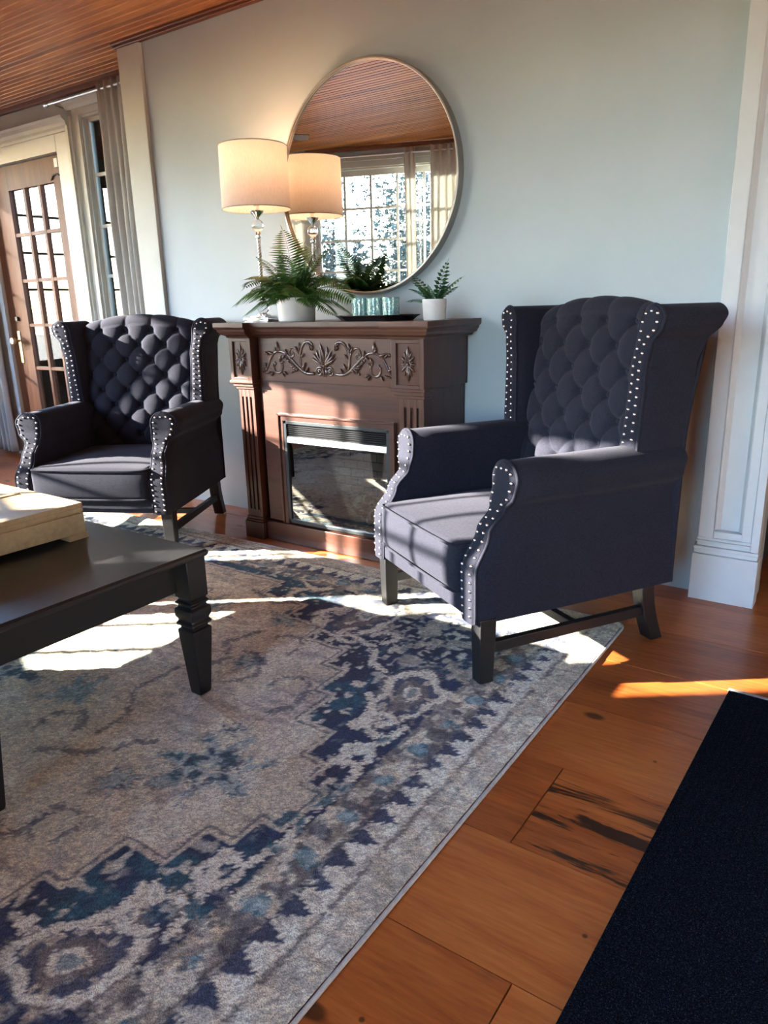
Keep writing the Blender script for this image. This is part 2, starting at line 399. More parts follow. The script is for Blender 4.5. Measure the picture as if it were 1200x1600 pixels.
def tag(o, label=None, cat=None, group=None, kind=None):
    if label: o['label'] = label
    if cat: o['category'] = cat
    if group: o['group'] = group
    if kind: o['kind'] = kind
    return o
def struct(o, label=None):
    o['kind'] = 'structure'
    if label: o['label'] = label
    return o
def thing(name, label, cat, loc=(0, 0, 0), rotz=0.0, group=None):
    o = bpy.data.objects.new(name, None); COL.objects.link(o); o.location = loc; o.rotation_euler = (0, 0, rotz)
    o.empty_display_size = 0.1
    return tag(o, label, cat, group)
def dup_tree(o, parent=None):
    c = o.copy(); COL.objects.link(c); c.parent = parent
    for ch in list(o.children): dup_tree(ch, c)
    return c
def link_copy(o, parent, loc=None, rot=None):
    c = o.copy(); COL.objects.link(c); c.parent = parent
    if loc is not None: c.location = loc
    if rot is not None: c.rotation_euler = rot
    return c
def rbox(x0, x1, y0, y1, z0, z1, r, n=10, crown=0.0, frontpuff=0.0):
    """box with rounded edges, crowned top"""
    mb = MB(); c = Vector(((x0 + x1) / 2, (y0 + y1) / 2, (z0 + z1) / 2)); h = Vector(((x1 - x0) / 2, (y1 - y0) / 2, (z1 - z0) / 2))
    def P(a, b, d):
        p = Vector((a * h.x, b * h.y, d * h.z))
        q = Vector((max(-h.x + r, min(h.x - r, p.x)), max(-h.y + r, min(h.y - r, p.y)), max(-h.z + r, min(h.z - r, p.z))))
        d_ = p - q
        if d_.length > 1e-9: p = q + d_.normalized() * r
        if crown: p.z += crown * (1 - (p.x / h.x) ** 2) * (1 - (p.y / h.y) ** 2) * (1 if p.z > 0 else 0) * max(0, p.z / h.z)
        if frontpuff and p.y < 0: p.y -= frontpuff * (1 - (p.x / h.x) ** 4) * (1 - (p.z / h.z) ** 2) * (-p.y / h.y)
        return c + p
    def ts(L):   # denser near edges
        k = [-1 + 0.5 * r / L * i for i in range(4)]; k = [-1, -1 + .3 * r / L, -1 + .65 * r / L, -1 + r / L]
        mid = [(-1 + r / L) + (2 - 2 * r / L) * i / n for i in range(1, n)]
        return k + mid + [-x for x in reversed(k)]
    tx, ty, tz = ts(h.x), ts(h.y), ts(h.z)
    def face(fa, A, B):
        vs = [fa(a, b) for a in A for b in B]; nb = len(B)
        fs = [(i * nb + j, (i + 1) * nb + j, (i + 1) * nb + j + 1, i * nb + j + 1) for i in range(len(A) - 1) for j in range(nb - 1)]
        mb.add(vs, fs)
    for s_ in (-1, 1):
        face(lambda a, b: P(a, b, s_), tx, ty); face(lambda a, b: P(a, s_, b), tx, tz); face(lambda a, b: P(s_, a, b), ty, tz)
    return mb

# ------------------------------------------------------------------ room shell
CZ = 2.35
WY = 2.717      # fireplace wall
FY = 3.024      # recessed wall with the door
LX = -6.05      # left wall
RX = 2.2
A_F = math.radians(-19.15)      # the window wall on the sun side runs at this angle
FD = Vector((math.cos(A_F), math.sin(A_F), 0)); FN = Vector((-FD.y, FD.x, 0))
F0 = Vector((LX, 0.5735, 0))
F_LEN = (RX - LX) / FD.x

def plank_attr(me, cols):
    a = me.color_attributes.new('plank', 'FLOAT_COLOR', 'CORNER'); buf = []
    for p in me.polygons: buf += list(cols[p.index]) * p.loop_total
    a.data.foreach_set('color', buf)

def make_floor():
    mb = MB(); cols = []; rnd = random.Random(3)
    fixed = {0: [-0.503], -2: [-0.366], -1: [-1.9, 0.7], 1: [-1.35, 0.9], 2: [-2.7, 0.1], 3: [-1.2, 0.4], 4: [-2.0], -3: [-0.9, 0.6]}
    k0 = -13
    for k in range(k0, 8):
        y0 = 1.144 + 0.2895 * k; y1 = y0 + 0.2895
        if k in fixed: js = list(fixed[k])
        else: js = []
        x = -6.3 + rnd.random() * 1.5; base = []
        while x < 3:
            if all(abs(x - j) > 0.9 for j in js): base.append(x)
            x += 1.6 + rnd.random() * 1.6
        js = sorted(js + base); js = [-6.2] + [j for j in js if -6.1 < j < 2.9] + [3.0]
        for a, b in zip(js[:-1], js[1:]):
            g = 0.0009; n0 = len(mb.f)
            dz = -rnd.random() * 0.0012
            e = 0.0004
            mb.add([(a + g, y0 + g, dz - 0.008), (b - g, y0 + g, dz - 0.008), (b - g, y1 - g, dz - 0.008), (a + g, y1 - g, dz - 0.008),
                    (a + g + e, y0 + g + e, dz), (b - g - e, y0 + g + e, dz), (b - g - e, y1 - g - e, dz), (a + g + e, y1 - g - e, dz)],
                   [(4, 5, 6, 7), (0, 1, 5, 4), (1, 2, 6, 5), (2, 3, 7, 6), (3, 0, 4, 7)])
            t = rnd.random(); st = 1.0 if (k == 0 and a > -0.6 and a < 0) else 0.0
            if k == 3: t *= 0.4
            c = (t, rnd.random(), st, 1)
            cols += [c] * 5
    n0 = len(mb.f)
    mb.box(-6.2, 3.0, -3.0, 3.55, -0.06, -0.008)
    cols += [(0, 0, 0, 1)] * 6
    me = bpy.data.meshes.new('floor'); me.from_pydata(mb.v, [], mb.f); me.materials.append(M['floor']); plank_attr(me, cols)
    o = bpy.data.objects.new('floor', me); COL.objects.link(o); struct(o)
make_floor()

def make_ceiling():
    mb = MB(); cols = []; rnd = random.Random(5); wd = 0.0415
    y = -2.9
    while y < 3.16:
        g = 0.0022; e = 0.004; xl = max(LX - 0.05, LX + (0.53 - y) / 0.3473)
        if xl > 2.9: y += wd; continue
        mb.add([(xl, y + g, CZ + e), (3, y + g, CZ + e), (3, y + wd - g, CZ + e), (xl, y + wd - g, CZ + e),
                (xl, y + g + e * .8, CZ), (3, y + g + e * .8, CZ), (3, y + wd - g - e * .8, CZ), (xl, y + wd - g - e * .8, CZ)],
               [(4, 7, 6, 5), (0, 4, 5, 1), (2, 6, 7, 3)])
        cols += [(rnd.random(), rnd.random(), 0, 1)] * 3
        y += wd
    yc = 0.53; p = [(LX - 0.05, 3.2), (LX - 0.05, yc), (3, yc - (3 - LX) * 0.3473), (3, 3.2)]
    mb.add([(a, b, CZ + 0.0041) for a, b in p] + [(a, b, CZ + 0.12) for a, b in p], [(0, 1, 2, 3), (7, 6, 5, 4), (0, 4, 5, 1), (1, 5, 6, 2), (2, 6, 7, 3), (3, 7, 4, 0)])
    cols += [(0.0, 0, 0, 1)] * 6
    me = bpy.data.meshes.new('ceiling'); me.from_pydata(mb.v, [], mb.f); me.materials.append(M['ceiling']); plank_attr(me, cols)
    o = bpy.data.objects.new('ceiling', me); COL.objects.link(o); struct(o)
make_ceiling()

def wall_openings(name, p0, d, length, ops, thick, mat, base=0.0, top=None):
    """wall from p0 along d; inner face on the line, thickness goes to the side opposite the inward normal; ops: (s0, s1, z0, z1)"""
    top = top or CZ + 0.004; ang = math.atan2(d.y, d.x)
    mb = MB(); ops = sorted(ops); s = 0
    for (a, b, z0, z1) in ops:
        mb.box(s, a, -thick, 0, base, top)
        if z0 > base: mb.box(a, b, -thick, 0, base, z0)
        mb.box(a, b, -thick, 0, z1, top); s = b
    mb.box(s, length, -thick, 0, base, top)
    return struct(mb.build(name, mat, loc=p0, rotz=ang))

def window(name, p0, d, s0, s1, z0, z1, cols, rows, thick=0.14, mat='trim', casing=0.085, muntin=0.019, ft=0.045, sash=0.75):
    """sash in an opening: reveal lining and casing (structure), muntins, one pane sheet each light"""
    ang = math.atan2(d.y, d.x)
    root = MB()
    # casing proud of the inner face + lining + sash frame, as one frame mesh
    c = casing
    root.box(s0 - c, s0, 0, 0.018, z0 - 0.02, z1 + c); root.box(s1, s1 + c, 0, 0.018, z0 - 0.02, z1 + c)
    root.box(s0 - c - 0.015, s1 + c + 0.015, 0, 0.026, z1 + c, z1 + c + 0.03)
    root.box(s0, s1, 0, 0.018, z1, z1 + c)
    root.box(s0 - c - 0.02, s1 + c + 0.02, 0, 0.05, z0 - 0.045, z0 - 0.02)
    for (a, b, u, v) in ((s0, s0 + 0.012, z0, z1), (s1 - 0.012, s1, z0, z1), (s0, s1, z0 - 0.02, z0 + 0.012), (s0, s1, z1 - 0.012, z1)):
        root.box(a, b, -thick, 0.0, u, v)
    y0, y1 = -thick * sash, -thick * sash + 0.024
    a0, a1, b0, b1 = s0 + 0.012, s1 - 0.012, z0 + 0.012, z1 - 0.012
    root.box(a0, a0 + ft, y0, y1, b0, b1); root.box(a1 - ft, a1, y0, y1, b0, b1)
    root.box(a0, a1, y0, y1, b0, b0 + ft); root.box(a0, a1, y0, y1, b1 - ft, b1)
    o = struct(root.build(name, M[mat], loc=p0, rotz=ang, bevel=0.0015))
    g = MB(); x0, x1, u0, u1 = a0 + ft, a1 - ft, b0 + ft, b1 - ft
    for i in range(1, cols): x = x0 + (x1 - x0) * i / cols; g.box(x - muntin / 2, x + muntin / 2, y0 + 0.004, y1 - 0.002, u0, u1)
    for i in range(1, rows): z = u0 + (u1 - u0) * i / rows; g.box(x0, x1, y0 + 0.006, y1 - 0.004, z - muntin / 2, z + muntin / 2)
    if cols > 1 or rows > 1: g.build('muntin_grid', M[mat], o)
    p = MB(); p.box(x0, x1, y0 + 0.014, y0 + 0.018, u0, u1); p.build('glass_pane', M['pane'], o)
    q = Vector(p0) + d * ((s0 + s1) / 2) + Vector((-d.y, d.x, 0)) * (-thick - 0.02)
    portal((q.x, q.y, (z0 + z1) / 2), math.atan2(d.x, -d.y), s1 - s0, z1 - z0)
    return o

def fs(x): return (x - LX) / FD.x       # distance along the window wall for a given x
WINT = 2.185
TH = 0.09
front_ops = [(fs(-5.98), fs(-5.46), 0.45, 2.32), (fs(-5.38), fs(-4.50), 0.76, 2.14), (fs(-4.42), fs(-3.19), 0.76, WINT), (fs(-1.35), fs(0.25), 0.45, WINT)]  # openings split and sized to shape the sun patches indoors
wall_openings('wall_front', F0, FD, F_LEN, front_ops, TH, M['wall'])
window('window_1', F0, FD, *front_ops[0], 2, 6, TH, casing=0.02)
window('window_6', F0, FD, *front_ops[1], 4, 5, TH, casing=0.035)
window('window_fill', F0, FD, *front_ops[3], 6, 6, TH)  # added unseen window behind the camera, brightens the foreground
window('window_2', F0, FD, *front_ops[2], 5, 5, TH, casing=0.05)
# left wall: runs along -Y so that its inward normal is +X
LD = Vector((0, -1, 0)); L0 = Vector((LX, FY + 0.14, 0)); LLEN = FY + 0.14 - 0.5735
l_ops = [(L0.y - 2.82, L0.y - 1.35, 0.60, WINT)]
wall_openings('wall_left', L0, LD, LLEN + 0.03, l_ops, TH, M['wall'])
window('window_3', L0, LD, *l_ops[0], 5, 5, TH, casing=0.05)  # unseen window, placed and sized to bring sun onto the door casing
# right wall
wall_openings('wall_right', Vector((RX, -2.45, 0)), Vector((0, 1, 0)), WY + 2.45, [], 0.14, M['wall'])

# fireplace wall: ends left at the cased post, right at a dark doorway
mb = MB(); mb.box(-3.40, -0.29, WY, WY + 0.12, -0.004, CZ + 0.004); mb.box(0.62, RX, WY, WY + 0.12, -0.004, CZ + 0.004)
mb.box(-0.29, 0.62, WY, WY + 0.12, 2.12, CZ + 0.004)
struct(mb.build('wall_back', M['wall']))
# return behind the post up to the recessed wall
mb = MB(); mb.box(-3.40, -3.36, WY + 0.12, FY, -0.004, CZ + 0.004); struct(mb.build('wall_return', M['wall']))
# dark hall beyond the doorway
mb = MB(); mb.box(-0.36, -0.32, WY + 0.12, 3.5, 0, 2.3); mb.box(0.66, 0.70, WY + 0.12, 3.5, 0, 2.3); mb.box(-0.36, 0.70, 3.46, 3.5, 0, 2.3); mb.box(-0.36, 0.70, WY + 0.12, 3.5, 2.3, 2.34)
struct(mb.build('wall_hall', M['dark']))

# recessed wall with door and sidelight: built along -X direction so inward normal is -Y
BD = Vector((-1, 0, 0)); B0 = Vector((-3.36, FY, 0))
def bs(x): return -3.36 - x
D_R, D_L = -4.53, -5.43
ops = [(bs(-3.72), bs(-4.27), 0.34, 2.20), (bs(D_R), bs(D_L), -0.0, 2.03)]
wall_openings('wall_recess', B0, BD, bs(LX) + 0.14, ops, 0.14, M['trim'])
window('window_4', B0, BD, bs(-3.72), bs(-4.27), 0.34, 2.20, 2, 6, 0.14, casing=0.06, ft=0.02, sash=0.40)
portal((-4.98, FY + 0.2, 1.0), -PI / 2, 0.9, 2.0)
# door casing, header with moulding
mb = MB()
mb.box(-4.53, -4.37, FY - 0.022, FY, 0, 2.13); mb.box(-5.55, -5.43, FY - 0.022, FY, 0, 2.13)
mb.box(-5.43, -4.53, FY - 0.0225, FY, 2.03, 2.13)
struct(mb.build('trim_door_casing', M['whitetrim'], bevel=0.002))
mb = MB(); n_ = 0
prof = [(0, 2.13), (0.03, 2.13), (0.034, 2.145), (0.05, 2.155), (0.055, 2.175), (0.075, 2.19), (0.08, 2.205), (0.0, 2.212)]
vs = [(x, FY - a, z) for x in (-5.62, -4.355) for a, z in prof]; n_ = len(prof)
mb.add(vs, [tuple(range(n_)), tuple(range(2 * n_ - 1, n_ - 1, -1))] + [(i, (i + 1) % n_, (i + 1) % n_ + n_, i + n_) for i in range(n_)])
struct(mb.build('trim_door_header', M['trim']))
mb = MB(); mb.box(-4.372, -4.345, FY - 0.05, FY, 0, 2.15); mb.box(-4.345, -4.33, FY - 0.035, FY, 0, 2.2)
prof = [(0, 2.235), (0.03, 2.235), (0.04, 2.25), (0.055, 2.262), (0.06, 2.275), (0, 2.28)]
vs = [(x, FY - a, z) for x in (-4.37, -3.45) for a, z in prof]; n_ = len(prof)
mb.add(vs, [tuple(range(n_)), tuple(range(2 * n_ - 1, n_ - 1, -1))] + [(i, (i + 1) % n_, (i + 1) % n_ + n_, i + n_) for i in range(n_)])
struct(mb.build('trim_sidelight_frame', M['trim']))
# post at the end of the fireplace wall
mb = MB(); mb.box(-3.443, -3.272, WY - 0.022, WY, 0, 2.325); mb.box(-3.443, -3.40, WY, WY + 0.12, 0, 2.325)
struct(mb.build('trim_post', M['trim'], bevel=0.003))
mb = MB(); mb.box(-3.470, -0.29, WY - 0.026, WY, 2.326, CZ); mb.box(-3.470, -0.29, WY - 0.040, WY - 0.026, 2.337, CZ)
mb.box(-3.47, -3.43, WY - 0.026, FY, 2.330, CZ)
struct(mb.build('trim_ceiling_edge', M['crown'], bevel=0.003))
mb = MB(); mb.box(LX, -3.45, FY - 0.03, FY, 2.32, CZ); struct(mb.build('trim_recess_ceiling', M['crown'], bevel=0.003))
mb = MB(); mb.box(fs(-4.45), F_LEN, 0, 0.03, 2.315, CZ); struct(mb.build('trim_window_wall_ceiling', M['crown'], bevel=0.003, loc=F0, rotz=A_F))

# pilaster right of the foreground chair
mb = MB(); x0, x1, yf = -0.496, -0.282, 2.640
mb.box(x0, x1, yf, WY, 0, 0.172)
mb.box(x0 + 0.004, x1 - 0.004, yf + 0.008, WY, 0.172, 0.188); mb.box(x0 + 0.002, x1 - 0.002, yf + 0.003, WY, 0.188, 0.20)
mb.box(x0 + 0.010, x1 - 0.03, yf + 0.014, WY, 0.20, 0.232); mb.box(x0 + 0.008, x1 - 0.03, yf + 0.005, WY, 0.214, 0.222)
mb.box(x1 - 0.03, x1 - 0.004, yf + 0.008, WY, 0.20, 2.326)
# stiles, back panel, inner bead
mb.box(x0 + 0.012, x0 + 0.064, yf + 0.012, WY, 0.232, 2.326); mb.box(x1 - 0.06, x1 - 0.03, yf + 0.012, WY, 0.232, 2.326)
mb.box(x0 + 0.064, x1 - 0.06, yf + 0.012, WY, 0.232, 0.258); mb.box(x0 + 0.064, x1 - 0.06, yf + 0.040, WY, 0.258, 2.326)
struct(mb.build('trim_pilaster', M['whitetrim'], bevel=0.002))
mb = MB()
for xa in (x0 + 0.064, x1 - 0.060 - 0.016):
    mb.add([(xa, yf + 0.0405, 0.258), (xa + 0.016, yf + 0.0405, 0.258), (xa + 0.016, yf + 0.0405, 2.326), (xa, yf + 0.0405, 2.326),
            (xa, yf + 0.016, 0.258), (xa + 0.006, yf + 0.022, 0.262), (xa + 0.006, yf + 0.022, 2.326), (xa, yf + 0.016, 2.326)] if xa < x0 + 0.1 else
           [(xa, yf + 0.0405, 0.258), (xa + 0.016, yf + 0.0405, 0.258), (xa + 0.016, yf + 0.0405, 2.326), (xa, yf + 0.0405, 2.326),
            (xa + 0.010, yf + 0.022, 0.262), (xa + 0.016, yf + 0.016, 0.258), (xa + 0.016, yf + 0.016, 2.326), (xa + 0.010, yf + 0.022, 2.326)],
           [(0, 3, 2, 1), (4, 5, 6, 7), (0, 1, 5, 4), (1, 2, 6, 5), (2, 3, 7, 6), (3, 0, 4, 7)])
struct(mb.build('trim_pilaster_bead', M['whitetrim']))

# glazed door
door = bpy.data.objects.new('door_1', None); COL.objects.link(door); door.location = (D_R, FY + 0.004, 0); door['kind'] = 'structure'
mb = MB(); yb = 0.04; L = -0.9
gl = [(-0.118 - 0.185 * i - 0.158, -0.118 - 0.185 * i) for i in range(3)]      # three columns of lights
gl = [(-0.275, -0.113), (-0.460, -0.301), (-0.655, -0.487)]
zs_ = [0.36 + 0.3045 * i for i in range(6)]; zs_[-1] = 1.865
mb.box(-0.113, -0.003, 0, yb, 0.005, 2.02); mb.box(-0.897, -0.655, 0, yb, 0.005, 2.02)
mb.box(-0.655, -0.113, 0, yb, 0.005, 0.36); mb.box(-0.655, -0.113, 0, yb, 1.865, 2.02)
mb.build('door_frame', M['doorwood'], door, bevel=0.002)
mb = MB()
for a, b in ((-0.301, -0.275), (-0.487, -0.460)): mb.box(a, b, 0.002, yb - 0.002, 0.36, 1.865)
for z in zs_[1:-1]: mb.box(-0.655, -0.113, 0.004, yb - 0.004, z - 0.011, z + 0.011)
mb.build('muntin_grid', M['doorwood'], door)
mb = MB(); mb.box(-0.655, -0.113, 0.018, 0.022, 0.36, 1.865); mb.build('glass_pane', M['pane'], door)
mb = MB(); mb.box(-0.82, -0.785, -0.005, 0.0, 0.70, 0.93); pl = mb.build('door_plate', M['brass'], door, bevel=0.002); pl['label'] = 'aged metal lock plate'
mb = MB(); mb.lathe([(0.008, 0), (0.008, 0.03), (0.022, 0.035), (0.027, 0.048), (0.022, 0.06), (0.0, 0.063)], 16)
k = mb.build('door_knob', M['brass'], door, smooth=40); k.location = (-0.802, -0.005, 0.86); k.rotation_euler = (PI / 2, 0, 0)
mb = MB(); mb.box(-0.80, -0.77, -0.016, 0, 1.00, 1.03); mb.build('bolt', M['darkmetal'], door, bevel=0.002)
mb = MB(); mb.box(-0.06, -0.02, -0.018, 0, 1.945, 2.0); cl = mb.build('sensor_block', M['whitetrim'], door, bevel=0.003); cl['label'] = 'white plastic sensor at the top corner'
mb = MB(); mb.tube([(-0.13, -0.004, 1.88), (-0.10, -0.006, 1.905), (-0.06, -0.006, 1.91), (-0.035, -0.004, 1.90)], 0.005, 6); mb.build('door_hook', M['darkmetal'], door)
for z in (1.70, 1.0, 0.3):
    mb = MB(); mb.box(-0.012, 0.006, -0.004, 0.0, z - 0.045, z + 0.045); mb.build('hinge', M['darkmetal'], door)

# ------------------------------------------------------------------ curtains
def curtain(name, label, p0, d, s0, s1, z0, z1, folds, mat, amp=0.028, seed=1, group=None, flare=1.0, kick=0.0):
    rnd = random.Random(seed); nx = folds * 14; nz = 34; mb = MB(); vs = []
    ph = [rnd.uniform(-0.5, 0.5) for _ in range(folds + 2)]; am = [rnd.uniform(0.6, 1.15) for _ in range(folds + 2)]
    for k in range(nz + 1):
        t = k / nz; z = z1 + 0.03 - (z1 + 0.03 - z0) * t
        for i in range(nx + 1):
            u = i / nx; fu = u * folds; q = int(fu); fr = fu - q
            a = am[q] * (1 - fr) + am[q + 1] * fr; p = ph[q] * (1 - fr) + ph[q + 1] * fr
            A = amp * a * (0.35 + 0.65 * min(1, t * 3)); 
            if t < 0.06: A = amp * 0.45 * a
            y = A * math.sin(2 * PI * fu + p * (1 + t * 1.5)) + 0.004 * math.sin(11 * fu + 9 * t)
            s = s0 + (s1 - s0) * (0.5 + (u - 0.5) * (1 + (flare - 1) * t)) + 0.006 * math.sin(5 * t + p * 4)
            s -= kick * (1 - u) * max(0.0, min(1.0, (1.10 - z) / 0.12))  # lower edge pushed sideways, shaped to block low sun
            vs.append((s, 0.08 + y, z))
    fs_ = [(k * (nx + 1) + i, k * (nx + 1) + i + 1, (k + 1) * (nx + 1) + i + 1, (k + 1) * (nx + 1) + i) for k in range(nz) for i in range(nx)]
    mb.add(vs, fs_)
    o = mb.build(name, mat, loc=p0, rotz=math.atan2(d.y, d.x), smooth=True)
    sm = o.modifiers.new('cloth', 'SOLIDIFY'); sm.thickness = 0.0016
    return tag(o, label, 'curtain', group)
def rod(label, p0, d, s0, s1, z, group=None, off=0.08):
    t = thing('curtain_rod', label, 'curtain rod', p0, math.atan2(d.y, d.x), group)
    mb = MB(); mb.tube([(s0, off, z), (s1, off, z)], 0.008, 12); mb.build('rod', M['silver'], t, smooth=40)
    for s, g in ((s0, -1), (s1, 1)):
        mb = MB(); mb.tube([(s, off, z), (s + g * 0.012, off, z), (s + g * 0.014, off, z), (s + g * 0.035, off, z)], [0.011, 0.011, 0.014, 0.014], 12)
        mb.build('finial', M['silver'], t, smooth=40)
    for s in (s0 + 0.06, s1 - 0.06):
        mb = MB(); mb.tube([(s, 0, z - 0.02), (s, 0.02, z - 0.02), (s, off, z - 0.012)], 0.004, 6); mb.build('bracket', M['silver'], t)
    return t
curtain('curtain', 'grey linen curtain gathered beside the sidelight window, next to the cream post', B0, BD, bs(-3.58), bs(-3.985), 0.03, 2.28, 7, M['curtain2'], 0.026, 2)
rod('silver curtain rod above the sidelight window by the cream post', B0, BD, bs(-3.56), bs(-4.46), 2.275)
curtain('curtain', 'pale grey curtain hanging left of the wooden glazed door', B0, BD, bs(-5.47), bs(-5.80), 0.03, 2.28, 5, M['curtain2'], 0.026, 4)
# curtains of the sun-side windows (one drawn panel shows in the mirror; panels cut to shape the sun)
curtain('curtain', 'white curtain drawn beside the many-paned window reflected in the mirror', F0, FD, fs(-3.395), fs(-3.03), 0.03, 2.27, 6, M['curtain'], 0.030, 6, kick=0.12)
curtain('curtain', 'narrow white curtain edge, set apart to leave a sun slit, along the many-paned window reflected in the mirror', F0, FD, fs(-3.60), fs(-3.515), 0.03, 2.27, 2, M['curtain'], 0.022, 7)  # split from the drawn panel so a strip of sun passes between
curtain('curtain', 'white curtain added between the two sunny windows to shade the rug, behind the lamp in the mirror', F0, FD, fs(-4.80), fs(-4.32), 0.03, 2.27, 6, M['curtain'], 0.028, 8)  # added panel, keeps sun off the rug between two patches
rod('white curtain rod over the many-paned window reflected in the mirror', F0, FD, fs(-4.15), fs(-3.02), 2.262)
rod('curtain rod seen behind the lamp shade reflected in the mirror', F0, FD, fs(-4.93), fs(-4.27), 2.262)

# ------------------------------------------------------------------ rug
def vnoise(x, y, s, seed):
    r = np.random.RandomState(seed); N = 512; g = r.rand(N, N)
    fx = x / s + 1000.0; fy = y / s + 1000.0
    ix = np.floor(fx).astype(int); iy = np.floor(fy).astype(int); tx = fx - ix; ty = fy - iy
    tx = tx * tx * (3 - 2 * tx); ty = ty * ty * (3 - 2 * ty)
    a = g[ix % N, iy % N]; b = g[(ix + 1) % N, iy % N]; c = g[ix % N, (iy + 1) % N]; d = g[(ix + 1) % N, (iy + 1) % N]
    return (a * (1 - tx) + b * tx) * (1 - ty) + (c * (1 - tx) + d * tx) * ty
def fbm(x, y, s, seed, o=4):
    t = 0; A = 0; a = 1.0
    for k in range(o): t = t + a * vnoise(x, y, s / 2 ** k, seed + k); A += a; a *= 0.62
    return t / A
def seg_dist(px, py, pts):
    best = np.full(px.shape, 9.0)
    for (ax, ay), (bx, by) in zip(pts[:-1], pts[1:]):
        dx, dy = bx - ax, by - ay; L = dx * dx + dy * dy + 1e-12
        t = np.clip(((px - ax) * dx + (py - ay) * dy) / L, 0, 1)
        best = np.minimum(best, np.hypot(px - ax - t * dx, py - ay - t * dy))
    return best
def arc(cx, cy, r, a0, a1, n=14, r1=None):
    r1 = r if r1 is None else r1
    return [(cx + (r + (r1 - r) * i / n) * math.cos(math.radians(a0 + (a1 - a0) * i / n)),
             cy + (r + (r1 - r) * i / n) * math.sin(math.radians(a0 + (a1 - a0) * i / n))) for i in range(n + 1)]
RUG = (-3.66, -0.612, -0.262, 2.288)
def make_rug():
    X0, X1, Y0, Y1 = RUG; st = 0.0052
    nx = int((X1 - X0) / st) + 1; ny = int((Y1 - Y0) / st) + 1
    xs = np.linspace(X0, X1, nx); ys = np.linspace(Y0, Y1, ny); Xg, Yg = np.meshgrid(xs, ys, indexing='ij')
    jx = (fbm(Xg, Yg, 0.03, 11, 3) - 0.5) * 0.009; jy = (fbm(Xg, Yg, 0.03, 31, 3) - 0.5) * 0.009     # woven, wobbly outlines
    jx += (np.random.RandomState(1).rand(nx, ny) - 0.5) * 0.010; jy += (np.random.RandomState(2).rand(nx, ny) - 0.5) * 0.010
    X = Xg + jx; Y = Yg + jy
    cx, cy = (X0 + X1) / 2, 0.985
    e = (X1 - X0) / 2 - np.abs(X - cx); f = 1.303 - np.abs(Y - cy); dy = np.abs(Y - cy)
    ex = (X1 - X0) / 2 - np.abs(Xg - cx + jx * 0.25)
    beige = np.array(lin((0.81, 0.755, 0.655))); cream = np.array(lin((0.88, 0.85, 0.765))); taupe = np.array(lin((0.50, 0.465, 0.43)))
    navy = np.array(lin((0.205, 0.23, 0.33))); ink = np.array(lin((0.23, 0.23, 0.29))); teal = np.array(lin((0.22, 0.38, 0.43)))
    aqua = np.array(lin((0.50, 0.63, 0.65))); pink = np.array(lin((0.70, 0.63, 0.61)))
    C = np.zeros((nx, ny, 3)) + beige
    def lay(mask, col, a=1.0):
        mm = np.clip(mask, 0, 1)[..., None] * a; C[:] = C * (1 - mm) + col * mm
    def sm(v, a, b): return np.clip((v - a) / (b - a), 0, 1)
    n1 = fbm(Xg, Yg, 0.16, 3); n2 = fbm(Xg, Yg, 0.06, 7); n3 = fbm(Xg, Yg, 0.022, 13, 2); n4 = fbm(Xg * 0.35, Yg, 0.02, 17, 3); n5 = fbm(Xg, Yg, 0.35, 23)
    # field: soft blotches of cream, taupe hatching, faint pink
    lay(sm(n1, 0.50, 0.62), cream, 0.8); lay(sm(n5, 0.56, 0.66), pink, 0.45)
    lay(sm(n4, 0.56, 0.64) * sm(n5, 0.44, 0.54), taupe, 0.38)
    lay(sm(n2, 0.66, 0.72), taupe, 0.4)
    # stepped edge of the field
    stepe = [0.298, 0.357, 0.43, 0.545, 0.60, 0.68, 0.85, 1.02, 1.25, 9]; stepd = [0, 0.07, 0.155, 0.268, 0.415, 0.545, 0.65, 0.745, 0.86, 0.99]
    D = np.zeros_like(e)
    for a, d_ in zip(stepe, stepd[1:]): D = np.where(e >= a, d_, D)
    D = np.where(e < 0.298, -1, D)
    es = (X1 - X0) / 2 - np.abs(Xg + jx * 0.35 - cx); ds = np.abs(Yg + jy * 0.35 - cy)
    D = np.zeros_like(e)
    for a, d_ in zip(stepe, stepd[1:]): D = np.where(es >= a, d_, D)
    D = np.where(es < 0.298, -1, D)
    inside = ds < D
    line = np.zeros_like(e, bool)
    pts = []
    for i, a in enumerate(stepe[:-1]): pts += [(a, stepd[i]), (a, stepd[i + 1])]
    pts.append((1.53, stepd[-1]))
    dl = seg_dist(es, ds, pts)
    band = (~inside) & (e > 0.255) & (f > 0.255)
    nv = sm(n2, 0.30, 0.40)
    bandc = band.astype(float)
    lay(bandc, navy); lay(bandc * sm(n1, 0.47, 0.60), ink, 0.8); lay(bandc * sm(n5, 0.50, 0.62) * sm(n2, 0.4, 0.55), teal, 0.75)
    # worn flecks through the navy, growing away from the stepped edge
    wear = bandc * sm(n3, 0.60, 0.66) * sm(n1, 0.40, 0.56)
    lay(wear, cream, 0.8)
    far = bandc * sm(dl, 0.11, 0.24) * sm(n2, 0.49, 0.55)
    lay(far, beige, 0.85); lay(far * sm(n3, 0.52, 0.58), taupe, 0.55)
    # fold the far scroll work so it repeats round the band
    scrolls = [(0.385, 0.50, 0.085, 1), (0.78, 0.90, 0.10, 1), (1.15, 1.05, 0.07, -1)]
